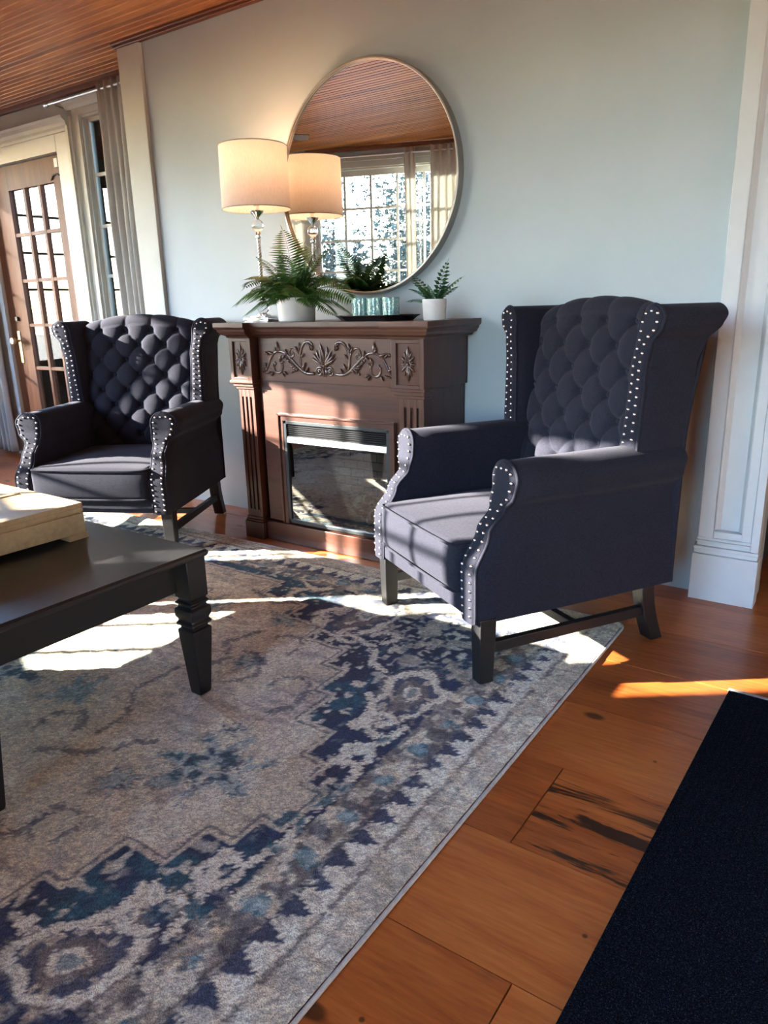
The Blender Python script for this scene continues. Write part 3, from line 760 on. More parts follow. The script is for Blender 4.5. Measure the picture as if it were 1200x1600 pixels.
    for (sx, sy, r, sg) in scrolls:
        wob = (n5 - 0.5) * 0.16 + (n1 - 0.5) * 0.10
        rr = np.hypot((e - sx) * 1.0 + wob, (dy - sy) * 0.72 - wob); ang = np.arctan2(dy - sy, e - sx)
        ok = bandc
        lay(ok * (rr < r + 0.032), taupe, 0.75); lay(ok * (rr < r + 0.024), cream, 0.95)
        lay(ok * (rr < r), navy, 0.92); lay(ok * (rr < r) * sm(n3, 0.58, 0.64), beige, 0.8)
        lay(ok * (np.abs(rr - r * 0.55) < 0.012), taupe, 0.8)
        lay(ok * (rr < r * 0.40), cream, 0.9); lay(ok * (rr < r * 0.25) * sm(n2, 0.42, 0.5), teal, 0.6)
        p = [(sx - sg * 0.02, sy - r - 0.02)] + arc(sx - 0.06, sy - r - 0.06, 0.06, 60, -150, 12, 0.035)
        lay(bandc * (seg_dist(e, dy, p) < 0.016), taupe, 0.8); lay(bandc * (seg_dist(e, dy, p) < 0.011), cream, 0.95)
    curls = [arc(0.335, 0.225, 0.05, 200, -60, 14, 0.02) + [(0.30, 0.30), (0.285, 0.38)], arc(0.37, 0.36, 0.055, 150, -90, 12, 0.03) + [(0.43, 0.44), (0.465, 0.47)],
             [(0.28, 0.02), (0.27, 0.10), (0.285, 0.17)] + arc(0.305, 0.17, 0.02, 180, 20, 6), [(0.60, 0.70), (0.56, 0.62), (0.50, 0.60)],
             arc(0.62, 0.78, 0.05, 0, 250, 14, 0.03), [(0.72, 0.75), (0.66, 0.72), (0.62, 0.72)]]
    for p in curls:
        dd = seg_dist(e, dy, p); lay(bandc * (dd < 0.0165), ink, 0.7); lay(bandc * (dd < 0.0115), cream, 0.92)
    for (bx, by, r) in ((0.345, 0.19, 0.022), (0.325, 0.24, 0.018), (0.40, 0.33, 0.025), (0.52, 0.50, 0.02)):
        lay(bandc * (np.hypot(e - bx, dy - by) < r), cream, 0.9)
    for (bx, by, r) in ((0.275, 0.10, 0.03), (0.30, 0.05, 0.035), (0.29, 0.30, 0.028)):
        lay(((np.hypot(e - bx, dy - by) < r) & (e < 0.33)).astype(float) * sm(n2, 0.35, 0.5), teal, 0.9)
    # twin outline of the stepped edge
    o1 = (~inside) & (dl < 0.007) & (e > 0.25) & (f > 0.255); lay(o1.astype(float), beige, 0.8)
    i1 = inside & (dl > 0.006) & (dl < 0.013); lay(i1.astype(float) * sm(n2, 0.22, 0.34), ink, 0.7)
    # flowers and stems in the field, in rug coordinates
    fl = inside.astype(float)
    def flower(x, y, r, k1, k2, str_=0.85):
        aa = np.arctan2(Yg + jy * 2 - y, Xg + jx * 2 - x); R = np.hypot(Xg + jx * 2 - x, Yg + jy * 2 - y); pet = r * (0.72 + 0.28 * np.cos(7 * aa + x * 9))
        lay(fl * (R < pet) * sm(n2, 0.36, 0.5), aqua, 0.55); lay(fl * (R < pet * 0.92) * sm(n3, 0.50, 0.56) * sm(n2, 0.44, 0.52), k1, str_)
        lay(fl * (R > pet * 0.30) * (R < pet * 0.62) * sm(n3, 0.42, 0.5), k2, str_ * 0.9); lay(fl * (np.abs(R - pet) < 0.006) * sm(n2, 0.4, 0.5), ink, 0.5)
    flower(-1.20, 0.985, 0.150, teal, navy); flower(-1.345, 0.83, 0.055, navy, teal); flower(-1.27, 1.14, 0.045, teal, teal)
    flower(-1.50, 1.42, 0.065, navy, teal, 0.7); flower(-1.80, 1.02, 0.10, aqua, teal, 0.5); flower(-2.13, 0.985, 0.20, navy, teal, 0.8)
    flower(-1.62, 1.72, 0.085, navy, teal, 0.7); flower(-1.95, 1.66, 0.10, teal, navy, 0.6); flower(-1.95, 1.30, 0.07, navy, teal, 0.9); flower(-1.74, 0.70, 0.07, navy, teal, .6)
    flower(-1.48, 0.55, 0.06, teal, navy, 0.6); flower(-2.4, 1.4, 0.09, navy, teal, 0.7); flower(-2.5, 1.8, 0.09, teal, navy, 0.7)
    stems = [arc(-1.32, 0.665, 0.055, 250, 40, 12) + [(-1.29, 0.63)], [(-1.46, 0.60), (-1.40, 0.57), (-1.37, 0.62), (-1.38, 0.70)],
             arc(-1.30, 1.36, 0.07, 20, 200, 12, 0.045), [(-1.23, 1.38), (-1.21, 1.30), (-1.24, 1.24)], arc(-1.50, 1.56, 0.08, -40, 160, 12, 0.05),
             [(-1.60, 1.30), (-1.57, 1.40), (-1.66, 1.48), (-1.62, 1.60)], arc(-1.78, 1.55, 0.07, 90, 300, 12), [(-1.62, 0.80), (-1.50, 0.86), (-1.44, 0.95), (-1.40, 0.98)],
             [(-1.66, 1.28), (-1.66, 1.12), (-1.56, 1.02), (-1.56, 0.92)], arc(-1.68, 0.90, 0.06, 0, 220, 10), arc(-2.1, 1.7, 0.09, 30, 260, 14, 0.05),
             [(-1.9, 1.85), (-1.75, 1.80), (-1.65, 1.86)], [(-1.47, 1.28), (-1.42, 1.36), (-1.46, 1.44), (-1.56, 1.47)]]
    for i, p in enumerate(stems):
        dd = seg_dist(Xg + jx * 1.5, Yg + jy * 1.5, p); lay(fl * (dd < 0.0075 + 0.004 * (i % 2)) * sm(n3, 0.22, 0.36), ink, 0.66)
    # stepped ground of the flower field: second, paler outline
    # border: mottled flower strip, triangle row, cream guard, brown line, plain edge
    g = np.minimum(e, f); along = np.where(e < f, Y - cy + 0.035, X - cx)
    bord = (g <= 0.26) & (g > 0.165)
    bd = bord.astype(float); lay(bd, beige); lay(bd * sm(n2, 0.45, 0.52), taupe, 0.75); lay(bd * sm(n3, 0.52, 0.58), cream, 0.7)
    lay(bd * sm(fbm(Xg, Yg, 0.05, 61), 0.56, 0.62), ink, 0.75)
    ph = np.abs(((along / 0.14) % 1) - 0.5) * 0.14
    rr = np.hypot(ph, g - 0.205) + (n2 - 0.5) * 0.05; lay(bd * (rr < 0.020), aqua, 0.75); lay(bd * (rr < 0.024) * (rr > 0.012) * sm(n3, 0.45, 0.5), teal, 0.7)
    lay(((np.abs(g - 0.256) < 0.005) | (np.abs(g - 0.172) < 0.004)).astype(float) * sm(n2, 0.36, 0.46), taupe, 0.8)
    tb = (g <= 0.165) & (g > 0.098); lay(tb.astype(float), cream); lay(tb * sm(n2, 0.60, 0.66), taupe, 0.4)
    tw = ((along / 0.0705) % 1); hgt = (g - 0.106) / 0.056
    tri = tb & (np.abs(tw - 0.5) < 0.42 * np.clip(hgt, 0, 1)) & (hgt > 0); lay(tri * sm(n2, 0.24, 0.36), navy, 0.95)
    lay(((g < 0.175) & (g > 0.155)).astype(float) * sm(n3, 0.42, 0.52), ink, 0.6)
    eb = g <= 0.098; lay(eb.astype(float), beige); lay(eb * sm(n2, 0.52, 0.6), cream, 0.7); lay(eb * sm(n4, 0.55, 0.62), taupe, 0.35)
    lay((np.abs(g - 0.088) < 0.005).astype(float) * sm(n2, 0.34, 0.42), taupe, 0.9); lay((np.abs(g - 0.050) < 0.004).astype(float) * sm(n2, 0.40, 0.5), taupe, 0.55)
    # general weave variation
    C *= (0.70 + 0.60 * np.random.RandomState(9).rand(nx, ny) ** 1.0)[..., None]; C *= (0.80 + 0.40 * fbm(Xg, Yg, 0.014, 91, 2))[..., None]
    C *= (0.90 + 0.20 * n5)[..., None]; C *= 1.18
    zz = 0.0085 + 0.0022 * (fbm(Xg, Yg, 0.02, 71, 2) - 0.5) * 2 + 0.0010 * np.sin((Xg + Yg) * 60)
    edge = np.minimum(np.minimum(Xg - X0, X1 - Xg), np.minimum(Yg - Y0, Y1 - Yg)); zz = np.where(edge < 0.004, 0.004, zz)
    # rounded corners
    rc = 0.05
    qx = np.clip(np.abs(Xg - (X0 + X1) / 2) - ((X1 - X0) / 2 - rc), 0, None); qy = np.clip(np.abs(Yg - (Y0 + Y1) / 2) - ((Y1 - Y0) / 2 - rc), 0, None)
    keepv = np.hypot(qx, qy) <= rc
    co = np.stack([Xg, Yg, zz], -1).reshape(-1, 3)
    idx = np.arange(nx * ny).reshape(nx, ny)
    q = np.stack([idx[:-1, :-1], idx[1:, :-1], idx[1:, 1:], idx[:-1, 1:]], -1)
    kf = keepv[:-1, :-1] & keepv[1:, :-1] & keepv[1:, 1:] & keepv[:-1, 1:]; q = q[kf]
    me = bpy.data.meshes.new('area_rug'); me.vertices.add(len(co)); me.vertices.foreach_set('co', co.ravel())
    me.loops.add(q.size); me.loops.foreach_set('vertex_index', q.ravel().astype(np.int32))
    me.polygons.add(len(q)); me.polygons.foreach_set('loop_start', np.arange(0, q.size, 4, dtype=np.int32))
    me.polygons.foreach_set('loop_total', np.full(len(q), 4, dtype=np.int32)); me.update(calc_edges=True)
    a = me.color_attributes.new('pattern', 'FLOAT_COLOR', 'POINT')
    a.data.foreach_set('color', np.concatenate([C, np.ones((nx, ny, 1))], -1).reshape(-1).astype(np.float32))
    me.materials.append(M['rug']); me.polygons.foreach_set('use_smooth', [True] * len(me.polygons))
    import bmesh
    bm = bmesh.new(); bm.from_mesh(me)
    loose = [v for v in bm.verts if not v.link_faces]; bmesh.ops.delete(bm, geom=loose, context='VERTS'); bm.to_mesh(me); bm.free()
    o = bpy.data.objects.new('area_rug', me); COL.objects.link(o)
    tag(o, 'worn blue, teal and cream oriental area rug with stepped medallion on the pine floor', 'rug')
    pts = []
    for (cx_, cy_, a0) in ((X1 - rc, Y1 - rc, 0), (X0 + rc, Y1 - rc, 90), (X0 + rc, Y0 + rc, 180), (X1 - rc, Y0 + rc, 270)):
        for i in range(9): t = math.radians(a0 + 90 * i / 8); pts.append((cx_ + rc * math.cos(t), cy_ + rc * math.sin(t), 0.0045))
    full = []
    for p, q_ in zip(pts, pts[1:] + pts[:1]):
        L = math.dist(p, q_); n = max(1, int(L / 0.1))
        full += [tuple(p[k] + (q_[k] - p[k]) * i / n for k in range(3)) for i in range(n)]
    mb = MB(); mb.tube(full, 0.0045, 8, close=True); b = mb.build('binding', M['binding'], o, smooth=True); b['label'] = 'cream stitched edge binding'
    return o
make_rug()

# ribbed runner mat
def make_mat():
    mb = MB(); L0_, L1_, w_ = -0.6, 0.0, 0.62; n = 44; vs = []
    N = n * 4
    for k, y in enumerate((0.0, -0.012, -2.4)):
        for i in range(N + 1):
            u = i / N; z = 0.006 + 0.0028 * (0.5 + 0.5 * math.cos(2 * PI * u * n)) if k else 0.004
            vs.append((w_ * u, y, z))
    fs_ = [(k * (N + 1) + i, k * (N + 1) + i + 1, (k + 1) * (N + 1) + i + 1, (k + 1) * (N + 1) + i) for k in range(2) for i in range(N)]
    mb.add(vs, fs_); mb.box(0.0, w_, -2.4, 0, 0.0, 0.004)
    o = mb.build('runner_mat', M['mat'], loc=(-0.245, 2.005, 0), rotz=math.radians(-1.7), smooth=30)
    tag(o, 'black ribbed runner mat on the pine floor beside the rug', 'mat')
    mb = MB(); mb.box(-0.004, w_ + 0.004, -0.002, 0.010, 0, 0.006); e = mb.build('edge_strip', M['matedge'], o, bevel=0.001); e['label'] = 'pale edge strip'
make_mat()

# ------------------------------------------------------------------ wing armchair
def lerp(tab, z):
    if z <= tab[0][0]: return tab[0][1]
    for (a, va), (b, vb) in zip(tab[:-1], tab[1:]):
        if z <= b:
            t = (z - a) / (b - a); t = t * t * (3 - 2 * t); return va + (vb - va) * t
    return tab[-1][1]
def panel_solid(side, tin, tout, tvf, tvb, z0, z1, rtop, cap_bulge=0.006, nrow=46, ncol=10, stations=8, puff=0.0):
    """upholstered slab with a rolled top: tin/tout inner and outer half widths by height, vf/vb front and back by height"""
    rows = []
    for i in range(nrow + 1):
        t = i / nrow; z = z0 + (z1 - z0) * (1 - (1 - t) ** 1.8)
        a, b = lerp(tin, z), lerp(tout, z)
        if z > z1 - rtop:
            k = math.sqrt(max(0, 1 - ((z - (z1 - rtop)) / rtop) ** 2)); mid = (a + b) / 2; a, b = mid - (mid - a) * max(k, 0.02), mid + (b - mid) * max(k, 0.02)
        rows.append((z, a, b))
    mb = MB(); R = len(rows)
    def loopv(v_of, inset=0.0):
        vs = []
        for (z, a, b) in rows: vs.append((side * (a + inset), v_of(z), z))
        for (z, a, b) in reversed(rows): vs.append((side * (b - inset), v_of(z), z))
        return vs
    # front cap grid
    vs = []
    for (z, a, b) in rows:
        for j in range(ncol + 1):
            s = j / ncol; e = abs(2 * s - 1); u = a + (b - a) * s
            zz = z
            v = tvf_(tvf, z) - cap_bulge * (1 - e ** 4) + 0.010 * max(0, (e - 0.72) / 0.28) ** 2
            vs.append((side * u, v, zz))
    fs_ = [(i * (ncol + 1) + j, i * (ncol + 1) + j + 1, (i + 1) * (ncol + 1) + j + 1, (i + 1) * (ncol + 1) + j) for i in range(R - 1) for j in range(ncol)]
    mb.add(vs, fs_)
    L = []
    for s in range(stations + 1):
        t = s / stations
        f0 = lambda z, t=t: (tvf_(tvf, z) + 0.010) * (1 - t) + lerp(tvb, z) * t
        L.append(loopv(f0, -puff * math.sin(PI * t)))
    allv = [p for l in L for p in l]; n = len(L[0])
    fs_ = [(k * n + i, k * n + (i + 1) % n, (k + 1) * n + (i + 1) % n, (k + 1) * n + i) for k in range(stations) for i in range(n)]
    mb.add(allv, fs_)
    mb.add(L[-1], [tuple(i for i in range(n))])
    return mb, rows
def tvf_(tab, z): return lerp(tab, z)
SEAT_Z0 = 0.188
ARM_IN = [(0.19, 0.268), (0.36, 0.262), (0.47, 0.262), (0.53, 0.250), (0.64, 0.245)]
ARM_OUT = [(0.19, 0.340), (0.36, 0.338), (0.46, 0.322), (0.50, 0.325), (0.54, 0.356), (0.59, 0.366), (0.64, 0.360)]
ARM_F = [(0.19, -0.020), (0.34, -0.020), (0.44, 0.030), (0.50, 0.075), (0.56, 0.088), (0.64, 0.092)]
WING_IN = [(0.55, 0.268), (0.85, 0.285), (0.95, 0.300), (1.03, 0.305)]
WING_OUT = [(0.55, 0.340), (0.85, 0.345), (0.925, 0.355), (0.97, 0.388), (1.0, 0.398), (1.03, 0.394)]
WING_F = [(0.55, 0.512), (0.85, 0.520), (1.03, 0.530)]
BACK_V = [(0.19, 0.688), (0.60, 0.692), (1.05, 0.752)]
def make_chair(label, loc, rotz, group):
    F = M['fabric']
    root = thing('wing_armchair', label, 'armchair', loc, rotz, group)
    # legs
    for sx in (-1, 1):
        mb = MB(); x = sx * 0.318
        mb.add([(x - .022, -.000, 0), (x + .022, -.000, 0), (x + .022, .044, 0), (x - .022, .044, 0),
                (x - .026, -.004, .20), (x + .026, -.004, .20), (x + .026, .050, .20), (x - .026, .050, .20)],
               [(0, 3, 2, 1), (4, 5, 6, 7), (0, 1, 5, 4), (1, 2, 6, 5), (2, 3, 7, 6), (3, 0, 4, 7)])
        mb.build('leg', M['black'], root, bevel=0.003)
    for sx in (-1, 1):
        mb = MB(); x = sx * 0.315; n = 6; vs = []; fs_ = []
        for k in range(n + 1):
            z = 0.20 * k / n; v = 0.655 - 0.045 * (1 - (1 - z / 0.20) ** 2) ; h = 0.024
            v = 0.655 - 0.05 * math.sin(PI / 2 * z / 0.20)
            vs += [(x - h, v - h, z), (x + h, v - h, z), (x + h, v + h, z), (x - h, v + h, z)]
        for k in range(n):
            for i in range(4): j = (i + 1) % 4; fs_.append((4 * k + i, 4 * k + j, 4 * k + 4 + j, 4 * k + 4 + i))
        fs_ += [(3, 2, 1, 0), (4 * n, 4 * n + 1, 4 * n + 2, 4 * n + 3)]
        mb.add(vs, fs_); mb.build('leg', M['black'], root, bevel=0.003)
    for sx in (-1, 1):
        mb = MB(); x = sx * 0.316; mb.box(x - .011, x + .011, 0.04, 0.625, 0.085, 0.118); mb.build('stretcher', M['black'], root, bevel=0.002)
    mb = MB(); mb.box(-0.306, 0.306, 0.335, 0.357, 0.088, 0.116); mb.build('stretcher', M['black'], root, bevel=0.002)
    # seat base and cushion
    mb = rbox(-0.285, 0.285, -0.016, 0.66, SEAT_Z0 + 0.002, 0.262, 0.014, 8); mb.build('seat_base', F, root, smooth=True)
    mb = rbox(-0.262, 0.262, -0.030, 0.56, 0.250, 0.398, 0.022, 16, crown=0.030, frontpuff=0.012)
    cu = mb.build('seat_cushion', F, root, smooth=True)
    for z, n_ in ((0.392, 1), (0.258, 1)):
        pts = []
        for (x, y) in ((0.259, -0.018), (-0.259, -0.018)): pts.append((x, y))
        path = [(0.258, 0.54, z), (0.260, 0.2, z), (0.2595, 0.02, z), (0.252, -0.026, z)] + [(0.24 - 0.48 * i / 12, -0.029 - 0.010 * (1 - (abs(0.24 - 0.48 * i / 12) / 0.26) ** 4), z) for i in range(13)] + [(-0.252, -0.026, z), (-0.2595, 0.02, z), (-0.260, 0.2, z), (-0.258, 0.54, z)]
        mb = MB(); mb.tube(path, 0.0042, 7); mb.build('piping', F, cu, smooth=True)
    # nail
    nb = MB(); nb.lathe([(0.0049, 0.0), (0.0046, 0.0016), (0.0034, 0.0032), (0.0015, 0.0041), (0.0, 0.0043)], 10, cap=False)
    nail_me = nb.mesh('nailhead', M['nail'], True)
    def nails(parent, side, rows_tab, tin, tout, tvf, z0, z1, ztop, rtop, inset, step, bulge=0.006):
        def ab(z):
            a, b = lerp(tin, z), lerp(tout, z)
            if z > ztop - rtop:
                k = math.sqrt(max(0, 1 - ((z - (ztop - rtop)) / rtop) ** 2)); mid = (a + b) / 2; a, b = mid - (mid - a) * k, mid + (b - mid) * k
            return a, b
        path = []
        N = 160
        for i in range(N + 1):
            z = z0 + (z1 - z0) * i / N; a, b = ab(z); path.append((a + inset, z))
        for i in range(N, -1, -1):
            z = z0 + (z1 - z0) * i / N; a, b = ab(z); path.append((b - inset, z))
        # walk with constant spacing; the crossing at the top closes the inverted U
        P3 = [Vector((side * u, lerp(tvf, z) - bulge * 0.9, z)) for u, z in path]
        acc = 0.0; out = [P3[0]]
        for p, q in zip(P3[:-1], P3[1:]):
            d = (q - p).length
            if d < 1e-9: continue
            while acc + d >= step:
                t = (step - acc) / d; p = p + (q - p) * t; out.append(p.copy()); d = (q - p).length; acc = 0.0
            acc += d
        for p in out:
            o = bpy.data.objects.new('nailhead', nail_me); COL.objects.link(o); o.parent = parent
            o.location = p; sl = (lerp(tvf, p.z + 0.01) - lerp(tvf, p.z - 0.01)) / 0.02
            o.rotation_euler = Vector((0, -1, sl)).to_track_quat('Z', 'Y').to_euler()
    def piping(parent, side, tin, tout, tvf, z0, ztop, rtop):
        path = []; N = 40
        def ab(z):
            a, b = lerp(tin, z), lerp(tout, z)
            if z > ztop - rtop:
                k = math.sqrt(max(0, 1 - ((z - (ztop - rtop)) / rtop) ** 2)); mid = (a + b) / 2; a, b = mid - (mid - a) * k, mid + (b - mid) * k
            return a, b
        zz = [z0 + (ztop - z0) * (1 - (1 - i / N) ** 2) for i in range(N + 1)]
        for z in zz: path.append((side * (ab(z)[0] + 0.002), lerp(tvf, z) + 0.004, z))
        for z in reversed(zz): path.append((side * (ab(z)[1] - 0.002), lerp(tvf, z) + 0.004, z))
        mb = MB(); mb.tube(path, 0.0048, 7); mb.build('piping', F, parent, smooth=True)
    for s in (-1, 1):
        mb, rows = panel_solid(s, ARM_IN, ARM_OUT, ARM_F, [(0.19, 0.690), (0.64, 0.690)], SEAT_Z0, 0.632, 0.052, puff=0.004)
        a = mb.build('arm', F, root, smooth=50)
        piping(a, s, ARM_IN, ARM_OUT, ARM_F, SEAT_Z0 + 0.004, 0.632, 0.052)
        nails(a, s, None, ARM_IN, ARM_OUT, ARM_F, 0.205, 0.612, 0.632, 0.052, 0.0165, 0.0245)
        mb, rows = panel_solid(s, WING_IN, WING_OUT, WING_F, [(0.55, 0.690), (0.85, 0.712), (1.03, 0.768)], 0.56, 1.028, 0.050, puff=0.006)
        w_ = mb.build('wing', F, root, smooth=50)
        piping(w_, s, WING_IN, WING_OUT, WING_F, 0.60, 1.028, 0.050)
        nails(w_, s, None, WING_IN, WING_OUT, WING_F, 0.640, 1.010, 1.028, 0.050, 0.0185, 0.0245)
        # padded inner wing face
        mb = MB(); vs = []; nz, nv = 18, 10
        for i in range(nz + 1):
            z = 0.58 + (1.015 - 0.58) * i / nz
            for j in range(nv + 1):
                t = j / nv; v = (lerp(WING_F, z) + 0.004) * (1 - t) + (0.68 + 0.08 * (z - 0.55)) * t
                u = lerp(WING_IN, z) + 0.004 - 0.022 * (math.sin(PI * min(1, t * 1.0)) ** 0.5) * (math.sin(PI * i / nz) ** 0.35 if 0 < i < nz else 0)
                vs.append((s * u, v, z))
        mb.add(vs, [(i * (nv + 1) + j, i * (nv + 1) + j + 1, (i + 1) * (nv + 1) + j + 1, (i + 1) * (nv + 1) + j) for i in range(nz) for j in range(nv)])
        mb.build('wing_padding', F, root, smooth=True)
    # tufted back
    DU, DZ = 0.0640, 0.0745; ZB = 0.458                     # lattice of the buttons
    WB = 0.292
    def backv(z): return 0.520 + (z - 0.38) * 0.165
    def ztop(u): return 1.050 - 0.045 * (abs(u) / WB) ** 2.2
    nu, nf = 116, 150; vs = []; rt = 0.050
    path_len_f = lambda u: ztop(u) - rt - 0.34
    nr = 26; nb_ = 10; cols_ = nf + nr + nb_
    def puff(u, zz):
        a = (u / DU + (zz - ZB) / DZ) / 2; b = (u / DU - (zz - ZB) / DZ) / 2
        h = (abs(math.sin(PI * a)) * abs(math.sin(PI * b)))
        d2 = min((a - round(a)) ** 2 + (b - round(b)) ** 2, 1.0)
        return 0.52 * h ** 0.40 + 0.48 * (1 - math.exp(-d2 / 0.035))
    for i in range(nu + 1):
        u = -WB + 2 * WB * i / nu; zt = ztop(u) - rt; edge = max(0.0, 1 - (abs(u) / WB) ** 10)
        for k in range(nf + 1):
            z = 0.34 + (zt - 0.34) * k / nf
            zz = z if z < ZB + 6 * DZ else z
            p = puff(u, z)
            if z < ZB - DZ * 0.2: p = 0.75 + (p - 0.75) * max(0, 1 - (ZB - DZ * 0.2 - z) / 0.05)
            zl = ZB + 7 * DZ
            if z > zl:      # pleats run straight over the crown from the last row of buttons
                q = 0.35 + 0.65 * abs(math.sin(PI * (u / (2 * DU) + 0.5 * 7))) ** 0.42; t = min(1, (z - zl) / 0.03); p = p * (1 - t) + q * t
            v = backv(z) + 0.018 - 0.036 * p * edge - 0.006 * edge
            vs.append((u, v, z))
        q = 0.35 + 0.65 * abs(math.sin(PI * (u / (2 * DU) + 0.5 * 7))) ** 0.42
        v0 = backv(zt); vc = v0 + rt
        for k in range(1, nr + 1):
            t = PI * k / nr; fade = max(0.0, math.cos(t)) ** 0.8 * 0.55 + 0.12 * math.sin(t)
            off = (-0.018 + 0.036 * q * edge + 0.006 * edge) * fade
            R = rt + off; vs.append((u, vc - R * math.cos(t), zt + R * math.sin(t)))
        vb0 = vc + rt
        for k in range(1, nb_ + 1):
            t = k / nb_; vs.append((u, vb0 * (1 - t) + 0.688 * t, zt * (1 - t) + 0.19 * t))
    C_ = cols_ + 1
    mb = MB(); mb.add(vs, [(i * C_ + j, (i + 1) * C_ + j, (i + 1) * C_ + j + 1, i * C_ + j + 1) for i in range(nu) for j in range(cols_)])
    mb.add([vs[j] for j in range(C_)], [tuple(range(C_))]); mb.add([vs[nu * C_ + j] for j in range(C_)], [tuple(range(C_))])
    bk = mb.build('backrest', F, root, smooth=70)
    bm_ = MB(); bm_.ball((0, 0, 0), 0.0105, 8, (1, 1, 0.5)); bme = bm_.mesh('tuft_button', F, True)
    for r_ in range(0, 8):
        z = ZB + r_ * DZ; us = [DU * k for k in ((-3, -1, 1, 3) if r_ % 2 else (-4, -2, 0, 2, 4))]
        for u in us:
            if abs(u) > 0.262: continue
            o = bpy.data.objects.new('tuft_button', bme); COL.objects.link(o); o.parent = bk; o.location = (u, backv(z) + 0.006, z)
            o.rotation_euler = (PI / 2 + 0.2, 0, 0)
    # outer back panel
    mb = MB(); vs = []; nz = 14
    for i in range(nz + 1):
        z = 0.19 + (1.015 - 0.19) * i / nz
        for j in range(9): u = -0.345 + 0.69 * j / 8; vs.append((u, lerp(BACK_V, z) + 0.006 + 0.006 * math.cos(PI * (j / 8 - .5)), z))
    mb.add(vs, [(i * 9 + j, i * 9 + j + 1, (i + 1) * 9 + j + 1, (i + 1) * 9 + j) for i in range(nz) for j in range(8)])
    op = mb.build('outer_back', F, root, smooth=True); sm_ = op.modifiers.new('cloth', 'SOLIDIFY'); sm_.thickness = 0.012; sm_.offset = -1
    return root
make_chair('charcoal tufted wing armchair in the foreground, right of the fireplace by the white pilaster', (-1.127, 1.838, 0.006), math.radians(-31.3), 'wing armchairs either side of the fireplace')
make_chair('charcoal tufted wing armchair left of the fireplace, in front of the glazed door', (-2.835, 1.835, 0.006), math.radians(27.0), 'wing armchairs either side of the fireplace').scale = (1.04, 1.0, 0.975)

# ------------------------------------------------------------------ coffee table and box
TB = thing('coffee_table', 'black worn coffee table with turned square legs, at the left edge on the rug', 'table', (-2.0, 0.9125, 0.0105))
def tabletop():
    hx, hy = 0.555, 0.3375
    mb = MB(); prof = [(0.012, 0.400), (0.004, 0.403), (0.0, 0.409), (0.0, 0.417), (0.006, 0.422)]
    vs = []
    for ins, z in prof: vs += [(-hx + ins, -hy + ins, z), (hx - ins, -hy + ins, z), (hx - ins, hy - ins, z), (-hx + ins, hy - ins, z)]
    fs_ = [(4 * k + i, 4 * k + (i + 1) % 4, 4 * k + 4 + (i + 1) % 4, 4 * k + 4 + i) for k in range(len(prof) - 1) for i in range(4)]
    fs_ += [(3, 2, 1, 0), tuple(4 * (len(prof) - 1) + i for i in range(4))]
    mb.add(vs, fs_); mb.build('tabletop', M['tabletop'], TB)
tabletop()
mb = MB(); a, b = 0.515, 0.295
mb.box(-a + .04, a - .04, -b, -b + .02, .315, .402); mb.box(-a + .04, a - .04, b - .02, b, .315, .402)
mb.box(-a, -a + .02, -b + .04, b - .04, .315, .402); mb.box(a - .02, a, -b + .04, b - .04, .315, .402)
mb.build('apron', M['black'], TB, bevel=0.002)
for sx in (-1, 1):
    for sy in (-1, 1):
        mb = MB(); mb.sqlathe([(0.0185, 0.0), (0.0205, 0.008), (0.0325, 0.193), (0.0325, 0.199), (0.026, 0.203), (0.026, 0.208), (0.0335, 0.212), (0.0345, 0.218), (0.031, 0.223),
                               (0.029, 0.227), (0.0345, 0.238), (0.0355, 0.250), (0.0345, 0.260), (0.027, 0.267), (0.027, 0.271), (0.0325, 0.275), (0.0325, 0.280), (0.027, 0.284), (0.027, 0.288), (0.0315, 0.292), (0.0315, 0.402)],
                              (sx * 0.516, sy * 0.2985, 0))
        mb.build('leg', M['black'], TB, bevel=0.002)

BX = thing('wooden_box', 'light ash wooden box with framed lid, lying on the black coffee table', 'box', (-1.83, 1.145, 0.4302), math.radians(-1))
bw, bd, bh = 0.55, 0.44, 0.105       # box extends to -x and -y from its far right corner
mb = MB(); mb.box(-bw, 0, -bd, 0, 0.018, 0.075)
mb.box(-bw, 0, -bd, 0, 0.079, 0.092); mb.box(-bw + .003, -.003, -bd + .003, -.003, 0.075, 0.079)
mb.build('box_body', M['boxwood'], BX, bevel=0.0015)
mb = MB()
e_ = 0.035
mb.box(-bw, 0, -bd, -bd + e_, 0.092, bh); mb.box(-bw, 0, -e_, 0, 0.092, bh); mb.box(-bw, -bw + e_, -bd + e_, -e_, 0.092, bh); mb.box(-e_, 0, -bd + e_, -e_, 0.092, bh)
mb.box(-bw / 2 - .01, -bw / 2 + .01, -bd + e_, -e_, 0.092, bh)
mb.box(-bw + e_ + .003, -bw / 2 - .013, -bd + e_ + .003, -e_ - .003, 0.092, bh - .003); mb.box(-bw / 2 + .013, -e_ - .003, -bd + e_ + .003, -e_ - .003, 0.092, bh - .003)
mb.build('lid', M['boxwood'], BX, bevel=0.001)
for (x0, x1, y0, y1) in ((-0.055, 0.004, -0.055, 0.004), (-bw - .004, -bw + .055, -0.055, 0.004), (-0.055, 0.004, -bd - .004, -bd + .055), (-bw - .004, -bw + .055, -bd - .004, -bd + .055)):
    mb = MB(); mb.box(x0, x1, y0, y1, 0, 0.019); mb.build('foot', M['boxwood'], BX, bevel=0.0015)

# ------------------------------------------------------------------ fireplace
FP = thing('electric_fireplace', 'dark stained electric fireplace with carved mantel against the pale wall', 'fireplace', (-1.935, WY - 0.004, 0))
